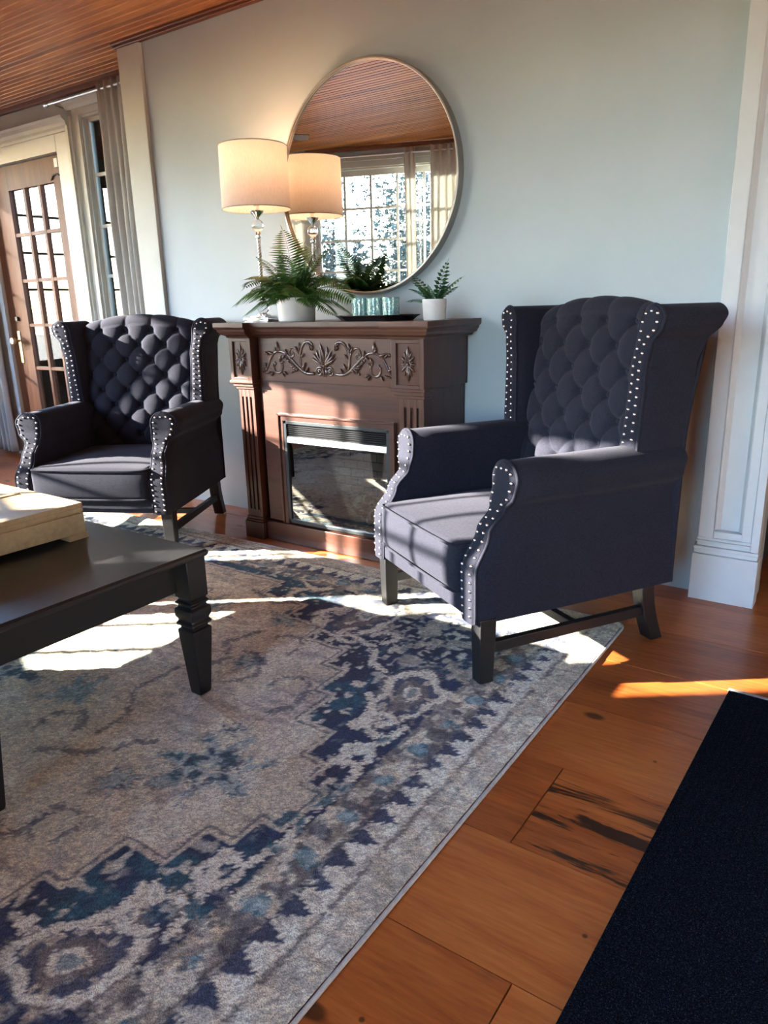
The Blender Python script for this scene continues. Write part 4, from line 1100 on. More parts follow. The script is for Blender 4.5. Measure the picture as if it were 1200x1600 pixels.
# local frame: x from -0.55 to 0.55, y negative towards the room; helper converts world y
def fy(y): return y - (WY - 0.004)
def fx(x): return x + 1.935
YS, YB_, YC = fy(2.365), fy(2.345), fy(2.385)
mb = MB()     # carcass
mb.box(-0.52, 0.482, YC + 0.30 - 0.29, 0, 0.0, 0.93)
mb_c = MB(); mb_c.box(-0.482, -0.47, YC + 0.01, 0, 0, 0.93); mb_c.box(0.465, 0.478, YC + 0.01, 0, 0, 0.93); mb_c.box(-0.47, 0.465, -0.02, 0, 0, 0.93)
mb_c.box(-0.49, -0.482, YC + 0.01, 0, 0.73, 0.93); mb_c.box(0.478, 0.492, YC + 0.01, 0, 0.73, 0.93)
mb_c.box(-0.47, 0.465, YC + 0.012, -0.02, 0.60, 0.93)
mb_c.build('carcass', M['mahog_v'], FP, bevel=0.002)
GX0, GX1, GZ0, GZ1 = fx(-2.184), fx(-1.618), 0.100, 0.570
mb = MB(); mb.box(-0.37, 0.37, YC, YC + 0.014, 0.737, 0.925); mb.build('frieze_panel', M['mahog'], FP, bevel=0.002)
mb = MB(); mb.box(-0.37, 0.37, YC + 0.003, YC + 0.016, GZ1, 0.737)
mb.box(-0.37, GX0, YC + 0.003, YC + 0.016, GZ0, GZ1); mb.box(GX1, 0.37, YC + 0.003, YC + 0.016, GZ0, GZ1)
mb.build('front_panel', M['mahog'], FP)
mb = MB(); mb.box(-0.38, 0.38, YC - 0.012, YC + 0.016, 0.0, GZ0 - 0.008); mb.build('bottom_board', M['mahog'], FP, bevel=0.003)
# picture-frame moulding round the insert
mb = MB(); mw = 0.030
for (x0, x1, z0, z1) in ((GX0 - mw, GX1 + mw, GZ1, GZ1 + mw), (GX0 - mw, GX0, GZ0 - 0.006, GZ1), (GX1, GX1 + mw, GZ0 - 0.006, GZ1)):
    mb.box(x0, x1, YC - 0.004, YC + 0.004, z0, z1)
for (x0, x1, z0, z1) in ((GX0 - mw, GX1 + mw, GZ1 + mw - 0.010, GZ1 + mw), (GX0 - mw, GX0 - mw + 0.010, GZ0 - 0.006, GZ1 + mw), (GX1 + mw - 0.010, GX1 + mw, GZ0 - 0.006, GZ1 + mw)):
    mb.box(x0, x1, YC - 0.011, YC - 0.003, z0, z1)
mb.build('opening_moulding', M['mahog'], FP, bevel=0.002)
# pilasters: shaft with flutes cut as real grooves, block, base
def shaft(x0, x1):
    mb = MB(); zb, zt = 0.105, 0.705; n = 3; w_ = x1 - x0; g = 0.013; cs = [x0 + w_ * (0.24 + 0.26 * i) for i in range(n)]
    # back slab behind the grooves and strips between them
    mb.box(x0, x1, YS + 0.009, YC + 0.02, zb, zt)
    xs_ = [x0] + [c for cc in cs for c in (cc - g / 2, cc + g / 2)] + [x1]
    for i in range(0, len(xs_), 2): mb.box(xs_[i], xs_[i + 1], YS, YS + 0.009, zb, zt)
    for c in cs: mb.box(c - g / 2, c + g / 2, YS, YS + 0.009, zb, zb + 0.035); mb.box(c - g / 2, c + g / 2, YS, YS + 0.009, zt - 0.04, zt)
    return mb
def rosette(cx_, cz, y):
    mb = MB()
    def petal(ang, L, w_, r0=0.006, lift=0.006):
        vs = []; n = 8
        for i in range(n + 1):
            t = i / n; wd = w_ * math.sin(PI * min(1, t * 0.92 + 0.08)) ** 0.8; h = lift * math.sin(PI * (0.15 + 0.8 * t))
            for q in (-1, -.5, 0, .5, 1):
                a = r0 + L * t; b = wd * q; hh = h * (1 - q * q) ** 0.6 + 0.0005
                vs.append((cx_ + a * math.cos(ang) - b * math.sin(ang), y - hh - 0.001, cz + a * math.sin(ang) + b * math.cos(ang)))
        mb.add(vs, [(i * 5 + j, i * 5 + j + 1, (i + 1) * 5 + j + 1, (i + 1) * 5 + j) for i in range(n) for j in range(4)])
    for k in range(8):
        L = (0.062 if k % 4 == 2 else 0.030 if k % 2 == 0 else 0.036); petal(PI / 4 * k, L, 0.0075 if k % 4 == 2 else 0.006, 0.006, 0.008)
    for k in range(8): petal(PI / 4 * k + PI / 8, 0.022, 0.004, 0.006, 0.006)
    petal(PI / 2 + 0.35, 0.04, 0.004, 0.01); petal(PI / 2 - 0.35, 0.04, 0.004, 0.01); petal(-PI / 2 + 0.35, 0.04, 0.004, 0.01); petal(-PI / 2 - 0.35, 0.04, 0.004, 0.01)
    mb.ball((cx_, y - 0.004, cz), 0.006, 6)
    return mb
for (x0, x1) in ((fx(-2.425), fx(-2.330)), (fx(-1.555), fx(-1.444))):
    p = shaft(x0, x1).build('pilaster', M['mahog_v'], FP, bevel=0.0015)
    b0, b1 = x0 - 0.022, x1 + 0.014
    mb = MB(); z0, z1 = 0.738, 0.925; fr = 0.020
    mb.box(b0, b1, YB_ + 0.008, YC + 0.03, z0, z1)
    mb.box(b0, b0 + fr, YB_, YB_ + 0.008, z0, z1); mb.box(b1 - fr, b1, YB_, YB_ + 0.008, z0, z1)
    mb.box(b0 + fr, b1 - fr, YB_, YB_ + 0.008, z0, z0 + 0.016); mb.box(b0 + fr, b1 - fr, YB_, YB_ + 0.008, z1 - 0.016, z1)
    mb.box(b0 - 0.006, b1 + 0.006, YB_ - 0.006, YC + 0.03, 0.728, 0.740); mb.box(b0 + 0.004, b1 - 0.004, YB_ + 0.006, YC + 0.03, 0.712, 0.728); mb.box(b0 + 0.012, b1 - 0.008, YB_ + 0.014, YC + 0.03, 0.700, 0.712)
    mb.build('capital_block', M['mahog_v'], FP, bevel=0.002)
    rosette((b0 + b1) / 2, (z0 + z1) / 2, YB_ + 0.008).build('rosette', M['carve'], FP, smooth=True)
    mb = MB(); mb.box(x0 - 0.012, x1 + 0.010, YS - 0.014, YC + 0.03, 0.0, 0.082); mb.box(x0 - 0.007, x1 + 0.006, YS - 0.009, YC + 0.03, 0.082, 0.092); mb.box(x0 - 0.003, x1 + 0.003, YS - 0.005, YC + 0.03, 0.092, 0.106)
    mb.build('plinth', M['mahog_v'], FP, bevel=0.003)
# cornice with breaks over the pilasters
def cornice():
    prof = [(0.000, 0.925), (0.010, 0.925), (0.012, 0.932), (0.018, 0.936), (0.030, 0.940), (0.034, 0.948), (0.038, 0.952), (0.040, 0.962), (0.047, 0.966), (0.050, 0.972), (0.050, 0.990), (0.0, 0.990)]
    mb = MB()
    plan0 = lambda o: [(-0.500 - o, 0), (-0.500 - o, YB_ - o), (fx(-2.316) + o * 0.25, YB_ - o), (fx(-2.316) + o * 0.25, YC - o), (fx(-1.585) - o * 0.25, YC - o), (fx(-1.585) - o * 0.25, YB_ - o), (0.503 + o, YB_ - o), (0.503 + o, 0)]
    vs = []; n = 8
    for o, z in prof: vs += [(x, y, z) for x, y in plan0(o)]
    fs_ = [(k * n + i, k * n + (i + 1) % n, (k + 1) * n + (i + 1) % n, (k + 1) * n + i) for k in range(len(prof) - 1) for i in range(n)]
    fs_ += [tuple(reversed(range(n))), tuple((len(prof) - 1) * n + i for i in range(n))]
    return mb.add(vs, fs_)
cornice().build('mantel_shelf', M['mahog'], FP)
# scroll carving: right half drawn, left half mirrored
def scrollwork():
    mb = MB(); y = YC - 0.001; flat = Vector((0, 1, 0)); Z0 = 0.832
    def stroke(pts, r0, r1=None, ms=(1, -1)):
        r1 = r0 if r1 is None else r1
        for s in ms:
            P = [(s * x * 1.1, y, Z0 + z * 1.12) for x, z in pts]; n = len(P); r0, r1 = r0 * (1.3 if s == ms[0] else 1), r1 * (1.3 if s == ms[0] else 1)
            mb.tube(P, [r0 + (r1 - r0) * i / (n - 1) for i in range(n)], 7, flat=flat)
    def bez(p0, p1, p2, p3, n=14):
        return [tuple((1 - t) ** 3 * a + 3 * (1 - t) ** 2 * t * b + 3 * (1 - t) * t * t * c + t ** 3 * d for a, b, c, d in zip(p0, p1, p2, p3)) for t in [i / n for i in range(n + 1)]]
    def spiral(cx_, cz, r, a0, turns, n=26, r1=0.004):
        return [(cx_ + (r + (r1 - r) * i / n) * math.cos(a0 + turns * 2 * PI * i / n), cz + (r + (r1 - r) * i / n) * math.sin(a0 + turns * 2 * PI * i / n)) for i in range(n + 1)]
    def leafs(x, z, ang, L, w_, ms=(1, -1)):
        for s in ms:
            vs = []; n = 7
            for i in range(n + 1):
                t = i / n; wd = w_ * math.sin(PI * min(1, 0.06 + 0.94 * t)) ** 0.7 * (1 - 0.2 * t); bend = 0.18 * L * t * t
                for q in (-1, -.5, 0, .5, 1):
                    a = L * t; b = wd * q + bend; h = 0.006 * (1 - q * q) ** 0.6 * math.sin(PI * (0.2 + 0.7 * t)) + 0.001
                    a *= 1.1; b *= 1.35; h *= 1.4; vs.append((s * (x * 1.1 + a * math.cos(ang) - b * math.sin(ang)), y - h, Z0 + z * 1.12 + a * math.sin(ang) + b * math.cos(ang)))
            mb.add(vs, [(i * 5 + j, i * 5 + j + 1, (i + 1) * 5 + j + 1, (i + 1) * 5 + j) for i in range(n) for j in range(4)])
    def dot(x, z, r, ms=(1, -1)):
        for s in ms: mb.ball((s * x * 1.1, y - 0.002, Z0 + z * 1.12), r * 1.2, 5, (1, 0.7, 1))
    # centre palmette
    for k, (a, L) in enumerate(((90, .078), (66, .066), (46, .062), (28, .060), (12, .058))):
        leafs(0.004 if k else 0, -0.012, math.radians(a), L, 0.0085 if k == 0 else 0.0062, (1, -1) if k else (1,))
    for k, (a, L) in enumerate(((56, .040), (36, .036), (20, .036))): leafs(0.004, -0.016, math.radians(a), L, 0.005)
    mb.box(-0.016, 0.016, y - 0.006, y, Z0 - 0.024, Z0 - 0.017)
    stroke(spiral(0.026, -0.040, 0.018, 2.4, -1.6), 0.0042, 0.003); stroke([(0.006, -0.024), (0.008, -0.045), (0.004, -0.058)], 0.005, 0.003); dot(0.026, -0.040, 0.006)
    # main vine
    v1 = bez((0.050, -0.046), (0.11, -0.062), (0.13, -0.02), (0.175, 0.012)) + bez((0.175, 0.012), (0.205, 0.036), (0.24, 0.040), (0.268, 0.012))[1:] + bez((0.268, 0.012), (0.285, -0.01), (0.285, -0.04), (0.318, -0.048))[1:]
    stroke(v1, 0.0056, 0.0038)
    stroke(bez((0.095, -0.046), (0.135, -0.02), (0.118, 0.040), (0.098, 0.060)) + bez((0.098, 0.060), (0.088, 0.072), (0.060, 0.072), (0.055, 0.056))[1:], 0.0050, 0.0045)
    leafs(0.075, 0.062, math.radians(200), 0.024, 0.005); leafs(0.068, 0.052, math.radians(235), 0.016, 0.004); leafs(0.056, 0.056, math.radians(255), 0.020, 0.005)
    stroke(bez((0.118, 0.005), (0.128, 0.05), (0.165, 0.060), (0.170, 0.030)) , 0.0040, 0.003); stroke(spiral(0.158, 0.022, 0.013, 0.6, -1.1, 16), 0.0036, 0.003)
    leafs(0.120, 0.036, math.radians(80), 0.030, 0.006); leafs(0.125, 0.030, math.radians(50), 0.026, 0.005); leafs(0.112, 0.010, math.radians(125), 0.024, 0.005)
    leafs(0.185, 0.020, math.radians(70), 0.022, 0.005); leafs(0.228, 0.030, math.radians(72), 0.040, 0.007); leafs(0.232, 0.030, math.radians(50), 0.022, 0.005)
    leafs(0.250, 0.022, math.radians(5), 0.040, 0.006); dot(0.296, 0.026, 0.0065); leafs(0.278, 0.016, math.radians(35), 0.022, 0.004)
    leafs(0.195, 0.020, math.radians(-55), 0.024, 0.005); dot(0.178, -0.002, 0.0065); dot(0.168, 0.006, 0.005); dot(0.188, 0.004, 0.005)
    # inner curl
    stroke(spiral(0.238, -0.028, 0.028, 2.2, 0.85, 22, 0.016), 0.0046, 0.004); leafs(0.222, -0.006, math.radians(100), 0.026, 0.006); leafs(0.216, -0.012, math.radians(140), 0.018, 0.004)
    leafs(0.205, -0.044, math.radians(200), 0.022, 0.005); leafs(0.212, -0.048, math.radians(225), 0.020, 0.004); dot(0.258, -0.020, 0.005); dot(0.250, -0.010, 0.004)
    leafs(0.262, -0.046, math.radians(-80), 0.020, 0.004); leafs(0.275, -0.044, math.radians(-30), 0.030, 0.005); leafs(0.290, -0.030, math.radians(20), 0.024, 0.005); dot(0.300, -0.018, 0.006); dot(0.310, -0.040, 0.006)
    # lower fans of the vine
    for k, a in enumerate((10, -15, -40, -65)): leafs(0.150 - 0.006 * k, -0.018 - 0.003 * k, math.radians(a), 0.030 - 0.003 * k, 0.005)
    leafs(0.105, -0.038, math.radians(100), 0.034, 0.005); leafs(0.090, -0.046, math.radians(110), 0.026, 0.004); dot(0.162, -0.044, 0.005); dot(0.150, -0.040, 0.004)
    return mb
scrollwork().build('carved_scrollwork', M['carve'], FP, smooth=True)
# insert
ins = MB(); t_ = 0.016; y0 = YC - 0.002
for (x0, x1, z0, z1) in ((GX0, GX1, GZ1 - t_, GZ1), (GX0, GX1, GZ0, GZ0 + t_), (GX0, GX0 + t_, GZ0, GZ1), (GX1 - t_, GX1, GZ0, GZ1)): ins.box(x0, x1, y0, y0 + 0.02, z0, z1)
IN = ins.build('insert_frame', M['insert'], FP, bevel=0.002); IN['label'] = 'grey metal insert frame'
mb = MB(); ix0, ix1 = GX0 + t_, GX1 - t_; yb1 = YC + 0.26
mb.box(ix0 - .004, ix0, y0 + .02, yb1, GZ0, GZ1); mb.box(ix1, ix1 + .004, y0 + .02, yb1, GZ0, GZ1); mb.box(ix0, ix1, yb1, yb1 + .004, GZ0, GZ1)
mb.build('firebox_wall', M['brick'], FP)
mb = MB(); mb.box(ix0, ix1, y0 + .02, yb1, GZ0 + 0.008, GZ0 + 0.014); mb.box(ix0, ix1, y0 + .06, yb1, GZ1 - 0.06, GZ1 - 0.055); mb.box(ix0, ix0 + 0.02, y0 + .02, y0 + .05, GZ0 + .014, 0.485)
mb.build('firebox_lining', M['darkmetal'], FP)
zg = 0.492
mb = MB()
for k in range(6): z = zg + 0.010 + 0.0085 * k; mb.add([(ix0, y0 + .006, z), (ix1, y0 + .006, z), (ix1, y0 + .018, z + .006), (ix0, y0 + .018, z + .006), (ix0, y0 + .006, z + .0015), (ix1, y0 + .006, z + .0015), (ix1, y0 + .018, z + .0075), (ix0, y0 + .018, z + .0075)],
    [(0, 3, 2, 1), (4, 5, 6, 7), (0, 1, 5, 4), (1, 2, 6, 5), (2, 3, 7, 6), (3, 0, 4, 7)])
mb.box(ix0, ix1, y0 + .02, y0 + .024, zg, GZ1 - t_)
mb.build('heater_louvre', M['darkmetal'], FP)
mb = MB(); mb.add([(ix0, y0 - .001, zg - 0.020), (ix1, y0 - .001, zg - 0.020), (ix1, y0 + .016, zg - 0.020), (ix0, y0 + .016, zg - 0.020), (ix0, y0 + .003, zg + 0.006), (ix1, y0 + .003, zg + 0.006), (ix1, y0 + .016, zg + 0.010), (ix0, y0 + .016, zg + 0.010)],
    [(0, 3, 2, 1), (4, 5, 6, 7), (0, 1, 5, 4), (1, 2, 6, 5), (2, 3, 7, 6), (3, 0, 4, 7)])
hb = mb.build('heater_rail', M['silver'], FP, bevel=0.001); hb['label'] = 'silver rail under the heater outlet'
mb = MB(); mb.box(ix0, ix1, y0 + .007, y0 + .010, GZ0 + t_, zg - 0.020); mb.build('glass_front', M['fireglass'], FP)
# grate and logs
lg = MB(); rnd = random.Random(12)
def log(p, q, r):
    pts = []; rs = []; p, q = Vector(p), Vector(q)
    for i in range(15):
        t = i / 14; pts.append(p.lerp(q, t) + Vector((rnd.uniform(-.004, .004), rnd.uniform(-.004, .004), rnd.uniform(-.003, .003)))); rs.append(r * rnd.uniform(.86, 1.12))
    lg.tube(pts, rs, 12)
log((-0.10, YC + .16, 0.165), (0.25, YC + .13, 0.150), 0.028); log((0.02, YC + .10, 0.205), (0.26, YC + .20, 0.180), 0.024); log((-0.06, YC + .20, 0.20), (0.14, YC + .09, 0.235), 0.020)
for k in range(60):
    c = (rnd.uniform(0.0, 0.22), YC + rnd.uniform(.07, .15), rnd.uniform(0.185, 0.255) - 0.0); c = (c[0], c[1], 0.25 - abs(c[0] - 0.08) * 0.35 - rnd.uniform(0, .03))
    lg.ball(c, rnd.uniform(.006, .016), 4, (1, 1, rnd.uniform(.6, 1.2)))
l_ = lg.build('ember_logs', M['ash'], FP, smooth=60); l_['label'] = 'charred logs with pale ash'
mb = MB()
for k in range(9): x = -0.1 + 0.042 * k; mb.tube([(x, YC + .22, .125), (x, YC + .07, .125), (x, YC + .05, .165)], .004, 6)
mb.tube([(-.12, YC + .07, .125), (.26, YC + .07, .125)], .005, 6); mb.tube([(-.12, YC + .2, .125), (.26, YC + .2, .125)], .005, 6)
mb.build('grate', M['darkmetal'], FP)

# ------------------------------------------------------------------ mirror
MR = thing('round_mirror', 'large round mirror with thin pewter frame hanging on the wall over the mantel', 'mirror', (-1.922, WY - 0.001, 1.549))
mb = MB(); R = 0.455; n = 128
prof = [(R - 0.006, -0.0), (R, 0.0), (R, -0.040), (R - 0.002, -0.042), (R - 0.008, -0.042), (R - 0.010, -0.040), (R - 0.010, -0.030), (R - 0.006, -0.0)]
vs = []; fs_ = []
for r, y in prof:
    for i in range(n): a = 2 * PI * i / n; vs.append((r * math.cos(a), y, r * math.sin(a)))
for k in range(len(prof) - 1):
    for i in range(n): j = (i + 1) % n; fs_.append((k * n + i, k * n + j, (k + 1) * n + j, (k + 1) * n + i))
mb.add(vs, fs_); mb.build('mirror_frame', M['frame'], MR, smooth=40)
mb = MB(); mb.add([((R - 0.009) * math.cos(2 * PI * i / n), y, (R - 0.009) * math.sin(2 * PI * i / n)) for y in (-0.028, -0.024) for i in range(n)],
                  [tuple(range(n)), tuple(range(2 * n - 1, n - 1, -1))] + [(i, (i + 1) % n, (i + 1) % n + n, i + n) for i in range(n)])
mb.build('mirror_glass', M['mirror'], MR)
mb = MB(); mb.tube([((R - 0.0095) * math.cos(2 * PI * i / n), -0.031, (R - 0.0095) * math.sin(2 * PI * i / n)) for i in range(n)], 0.0035, 6, close=True); mb.build('inner_rim', M['frame'], MR, smooth=True)

# ------------------------------------------------------------------ lamp
MZ = 0.9902
LP = thing('table_lamp', 'crystal table lamp with lit cream drum shade at the left end of the mantel', 'lamp', (-2.368, 2.50, MZ))
mb = rbox(-0.075, 0.075, -0.055, 0.055, 0.0, 0.018, 0.002, 2); mb.build('lamp_base', M['chrome'], LP, smooth=40)
mb = rbox(-0.045, 0.045, -0.040, 0.040, 0.018, 0.026, 0.002, 2); mb.build('base_plate', M['chrome'], LP, smooth=40)
mb = MB(); mb.lathe([(0.030, 0), (0.030, 0.006), (0.014, 0.010), (0.012, 0.014)], 28, (0, 0, 0.026)); mb.lathe([(0.012, 0), (0.016, 0.004), (0.012, 0.010), (0.010, 0.016)], 24, (0, 0, 0.088))
mb.lathe([(0.010, 0), (0.013, .004), (0.013, .010), (0.008, .014), (.012, .02), (0.009, .03)], 24, (0, 0, 0.352))
mb.lathe([(0.006, 0), (0.008, 0.006), (0.028, 0.026), (0.030, 0.034), (0.010, 0.036), (0.010, 0.055)], 28, (0, 0, 0.432))
mb.build('metal_collars', M['chrome'], LP, smooth=35)
mb = MB(); mb.ball((0, 0, 0.062), 0.028, 14); mb.build('crystal_ball', M['crystal'], LP, smooth=True)
mb = MB(); mb.ball((0, 0, 0.406), 0.026, 14); mb.build('crystal_ball', M['crystal'], LP, smooth=True)
mb = MB(); tw = []
for ph in (0, PI / 2, PI, 3 * PI / 2):
    mb.tube([(0.0045 * math.cos(ph + 30 * t), 0.0045 * math.sin(ph + 30 * t), 0.10 + 0.255 * t) for t in [i / 60 for i in range(61)]], 0.0042, 7)
mb.build('twisted_stem', M['chrome'], LP, smooth=True)
mb = MB(); r0, r1, z0, z1 = 0.148, 0.144, 0.472, 0.722; n = 64
prof = [(r0, z0), (r1, z1), (r1 - 0.0015, z1), (r0 - 0.0015, z0), (r0, z0)]
mb.lathe(prof, n, cap=False); sh = mb.build('lamp_shade', M['shade'], LP, smooth=40)
for r, z in ((r0, z0), (r1, z1)):
    mb = MB(); mb.tube([((r) * math.cos(2 * PI * i / n), (r) * math.sin(2 * PI * i / n), z) for i in range(n)], 0.0022, 5, close=True); mb.build('shade_trim', M['binding'], sh)
mb = MB(); mb.lathe([(0.012, 0.485), (0.012, 0.53), (0.014, 0.54), (0.010, 0.545)], 16); mb.tube([(0, 0, 0.50), (0.045, 0, 0.56), (0.045, 0, 0.68), (0, 0, 0.714)], 0.0014, 5); mb.tube([(0, 0, 0.50), (-0.045, 0, 0.56), (-0.045, 0, 0.68), (0, 0, 0.714)], 0.0014, 5)
for k in range(3): a = 2 * PI * k / 3; mb.tube([(0, 0, 0.714), (r1 * math.cos(a), r1 * math.sin(a), 0.717)], 0.0014, 5)
mb.build('harp', M['brass'], LP)
def bulb():
    t = NT('bulb_glow'); t.t.nodes.remove(t.b); e = t.n('Emission'); e.inputs[0].default_value = (1.0, 0.62, 0.36, 1); e.inputs[1].default_value = 3
    t.l(e.outputs[0], t.o.inputs[0]); return t.m
mb = MB(); mb.ball((0, 0, 0.60), 0.028, 10, (1, 1, 1.15)); mb.build('bulb', bulb(), LP, smooth=True)
ld = bpy.data.lights.new('lamp_light', 'POINT'); ld.energy = 1.9; ld.color = (1.0, 0.52, 0.27); ld.shadow_soft_size = 0.035
lo = bpy.data.objects.new('lamp_light', ld); COL.objects.link(lo); lo.parent = LP; lo.location = (0, 0, 0.655)
# small chrome stand partly behind the fern pot
CB = thing('crystal_ornament', 'small chrome and crystal ornament half hidden behind the large fern pot', 'ornament', (-2.225, 2.50, MZ))
mb = rbox(-0.028, 0.028, -0.028, 0.028, 0.0, 0.022, 0.002, 2); mb.build('base', M['chrome'], CB, smooth=40)
mb = MB(); mb.ball((0, 0, 0.060), 0.013, 10); mb.lathe([(0.010, 0), (.006, .01), (.006, .026)], 16, (0, 0, .022)); mb.lathe([(.006, 0), (.009, .006), (.004, .012)], 16, (0, 0, .072)); mb.build('crystal_stem', M['crystal'], CB, smooth=True)

# ------------------------------------------------------------------ ferns
def pot(root, r0, r1, h):
    mb = MB(); mb.lathe([(0, 0), (r0 * 0.96, 0), (r0, 0.003), (r1 * 0.995, h * 0.86), (r1 * 1.02, h * 0.865), (r1 * 1.02, h - 0.003), (r1 * 1.0, h), (r1 * 0.93, h), (r1 * 0.92, h * 0.80), (0, h * 0.80)], 48, cap=False)
    mb.build('pot', M['pot'], root, smooth=35)
    mb = MB(); mb.lathe([(0, h * 0.84), (r1 * 0.90, h * 0.83)], 24, cap=False); mb.lathe([(r1 * 0.90, h * .83), (r1 * .9, h * .81)], 24, cap=False); mb.build('soil', M['soil'], root)
def fern(root, n, L, seed, h, spread=1.0, mat='leaf', npin=20, plen=0.30, upness=0.55, dirs=None, wy=1.0, droop=1.0, leafw=0.030):
    rnd = random.Random(seed); mb = MB()
    for k in range(n):
        if dirs and k < len(dirs): az, el, ln = dirs[k]
        else: az = rnd.uniform(0, 2 * PI); el = rnd.uniform(upness, 1.35); ln = L * rnd.uniform(0.6, 1.0)
        d = Vector((math.cos(az), math.sin(az) * wy, 0)); pts = []; p = Vector((d.x * 0.012, d.y * 0.012, h * 0.83)); el_ = el
        N = 16
        for i in range(N + 1):
            pts.append(p.copy()); t = i / N
            dirv = d * math.cos(el_) + Vector((0, 0, 1)) * math.sin(el_)
            p = p + dirv * (ln / N); el_ = max(-0.55, el_ - droop * (0.065 + 0.05 * rnd.random()) * (1.0 if el < 1.2 else 0.5) * (1 + t))
        pts = [q for q in pts]
        mb.tube(pts, [0.0014 * (1 - 0.7 * i / N) for i in range(N + 1)], 4)
        lat0 = d.cross(Vector((0, 0, 1))).normalized()
        roll = rnd.uniform(-0.5, 0.5)
        for i in range(npin):
            t = 0.14 + 0.86 * i / npin; f = t * N; q = min(N - 1, int(f)); P = pts[q].lerp(pts[q + 1], f - q); T = (pts[q + 1] - pts[q]).normalized()
            S = (lat0 * math.cos(roll) + T.cross(lat0) * math.sin(roll)).normalized(); U = T.cross(S).normalized()
            l = ln * plen * (math.sin(PI * (0.12 + 0.86 * t)) ** 0.8) * rnd.uniform(0.85, 1.1) * (1 if t < 0.9 else 0.8)
            wd = ln * leafw * (1.1 - 0.5 * t)
            for s in (-1, 1):
                D = (S * s + T * 0.45 - Vector((0, 0, 0.18))).normalized(); B = U.cross(D).normalized()
                a = P; b = P + D * l * 0.45 + B * wd + U * 0.1 * l * 0; c = P + D * l + T * l * 0.10 - Vector((0, 0, l * 0.10)); e = P + D * l * 0.45 - B * wd * 0.9; mI = P + D * l * 0.5 + U * wd * 0.35
                mb.add([a, b, c, e, mI], [(0, 1, 4), (1, 2, 4), (2, 3, 4), (3, 0, 4)])
        # narrow tip
        T = (pts[-1] - pts[-2]).normalized(); mb.add([pts[-1] - lat0 * .002, pts[-1] + T * ln * .10, pts[-1] + lat0 * .002], [(0, 1, 2)])
    return mb.build('fronds', M[mat], root, merge=False)
F1 = thing('potted_fern', 'large bushy fern in a white ceramic pot beside the lamp on the mantel', 'potted plant', (-2.120, 2.440, MZ))
pot(F1, 0.078, 0.083, 0.098)
fern(F1, 60, 0.25, 5, 0.098, dirs=[(PI * 0.80, 1.50, 0.34), (PI * 1.02, 0.55, 0.36), (PI * 0.98, 0.85, 0.34), (-0.05, 0.60, 0.34), (0.10, 0.85, 0.30), (PI * 1.05, 0.35, 0.28), (-0.2, 0.3, 0.26), (0.3, 1.25, 0.28), (PI * 0.6, 1.35, 0.29),
     (PI * 1.3, 0.7, 0.26), (PI * 1.7, 0.7, 0.26), (PI * 1.5, 0.6, 0.20), (PI * 1.15, 1.0, 0.26), (0.0, 0.35, 0.30)], upness=0.35, wy=0.85, npin=24, plen=0.26, droop=0.75, leafw=0.021)
F2 = thing('potted_fern', 'small fern in a little white pot at the right end of the mantel', 'potted plant', (-1.445, 2.450, MZ))
pot(F2, 0.042, 0.0455, 0.076)
fern(F2, 21, 0.105, 8, 0.076, dirs=[(PI * 1.0, 0.35, 0.115), (PI * 0.98, 1.15, 0.14), (0.2, 1.42, 0.155), (0.0, 0.95, 0.145), (-0.3, 0.8, 0.12), (PI * 1.2, 1.0, 0.12), (PI, 0.8, 0.12)], upness=0.8, mat='leaf2', npin=9, plen=0.26, wy=0.5, droop=0.35, leafw=0.055)

# ------------------------------------------------------------------ tray with three votives
TR = thing('serving_tray', 'dark lacquer tray with flared rim on the mantel, under the three teal glasses', 'tray', (-1.712, 2.452, MZ))
mb = MB(); vs = []; prof = [(0.80, 0.000), (0.84, 0.001), (0.93, 0.014), (1.0, 0.020), (1.0, 0.022), (0.92, 0.017), (0.83, 0.006), (0.79, 0.004)]
oct_ = [(1, .42), (.62, 1), (-.62, 1), (-1, .42), (-1, -.42), (-.62, -1), (.62, -1), (1, -.42)]
for s, z in prof: vs += [(x * 0.178 * s, y * 0.098 * s, z) for x, y in oct_]
fs_ = [(k * 8 + i, k * 8 + (i + 1) % 8, (k + 1) * 8 + (i + 1) % 8, (k + 1) * 8 + i) for k in range(len(prof) - 1) for i in range(8)] + [tuple(range(8)), tuple(7 * 8 + i for i in range(8))]
mb.add(vs, fs_); mb.build('tray_body', M['tray'], TR)
vm = MB(); vm.lathe([(0, 0), (0.031, 0), (0.033, 0.002), (0.0345, 0.082), (0.0335, 0.083), (0.0320, 0.082), (0.0305, 0.006), (0, 0.005)], 40, cap=False)
v0 = vm.build('glass_votive', M['votive'], smooth=35, loc=(-1.787, 2.447, MZ + 0.0045))
tag(v0, 'teal mosaic glass votive, leftmost of the three on the dark tray', 'votive', 'teal votives on the tray')
for x, lb in ((-1.716, 'middle of the three on the dark tray'), (-1.643, 'rightmost of the three on the dark tray')):
    c = link_copy(v0, None, (x, 2.447 if x < -1.7 else 2.45, MZ + 0.0045), (0, 0, x * 7)); tag(c, 'teal mosaic glass votive, ' + lb, 'votive', 'teal votives on the tray')

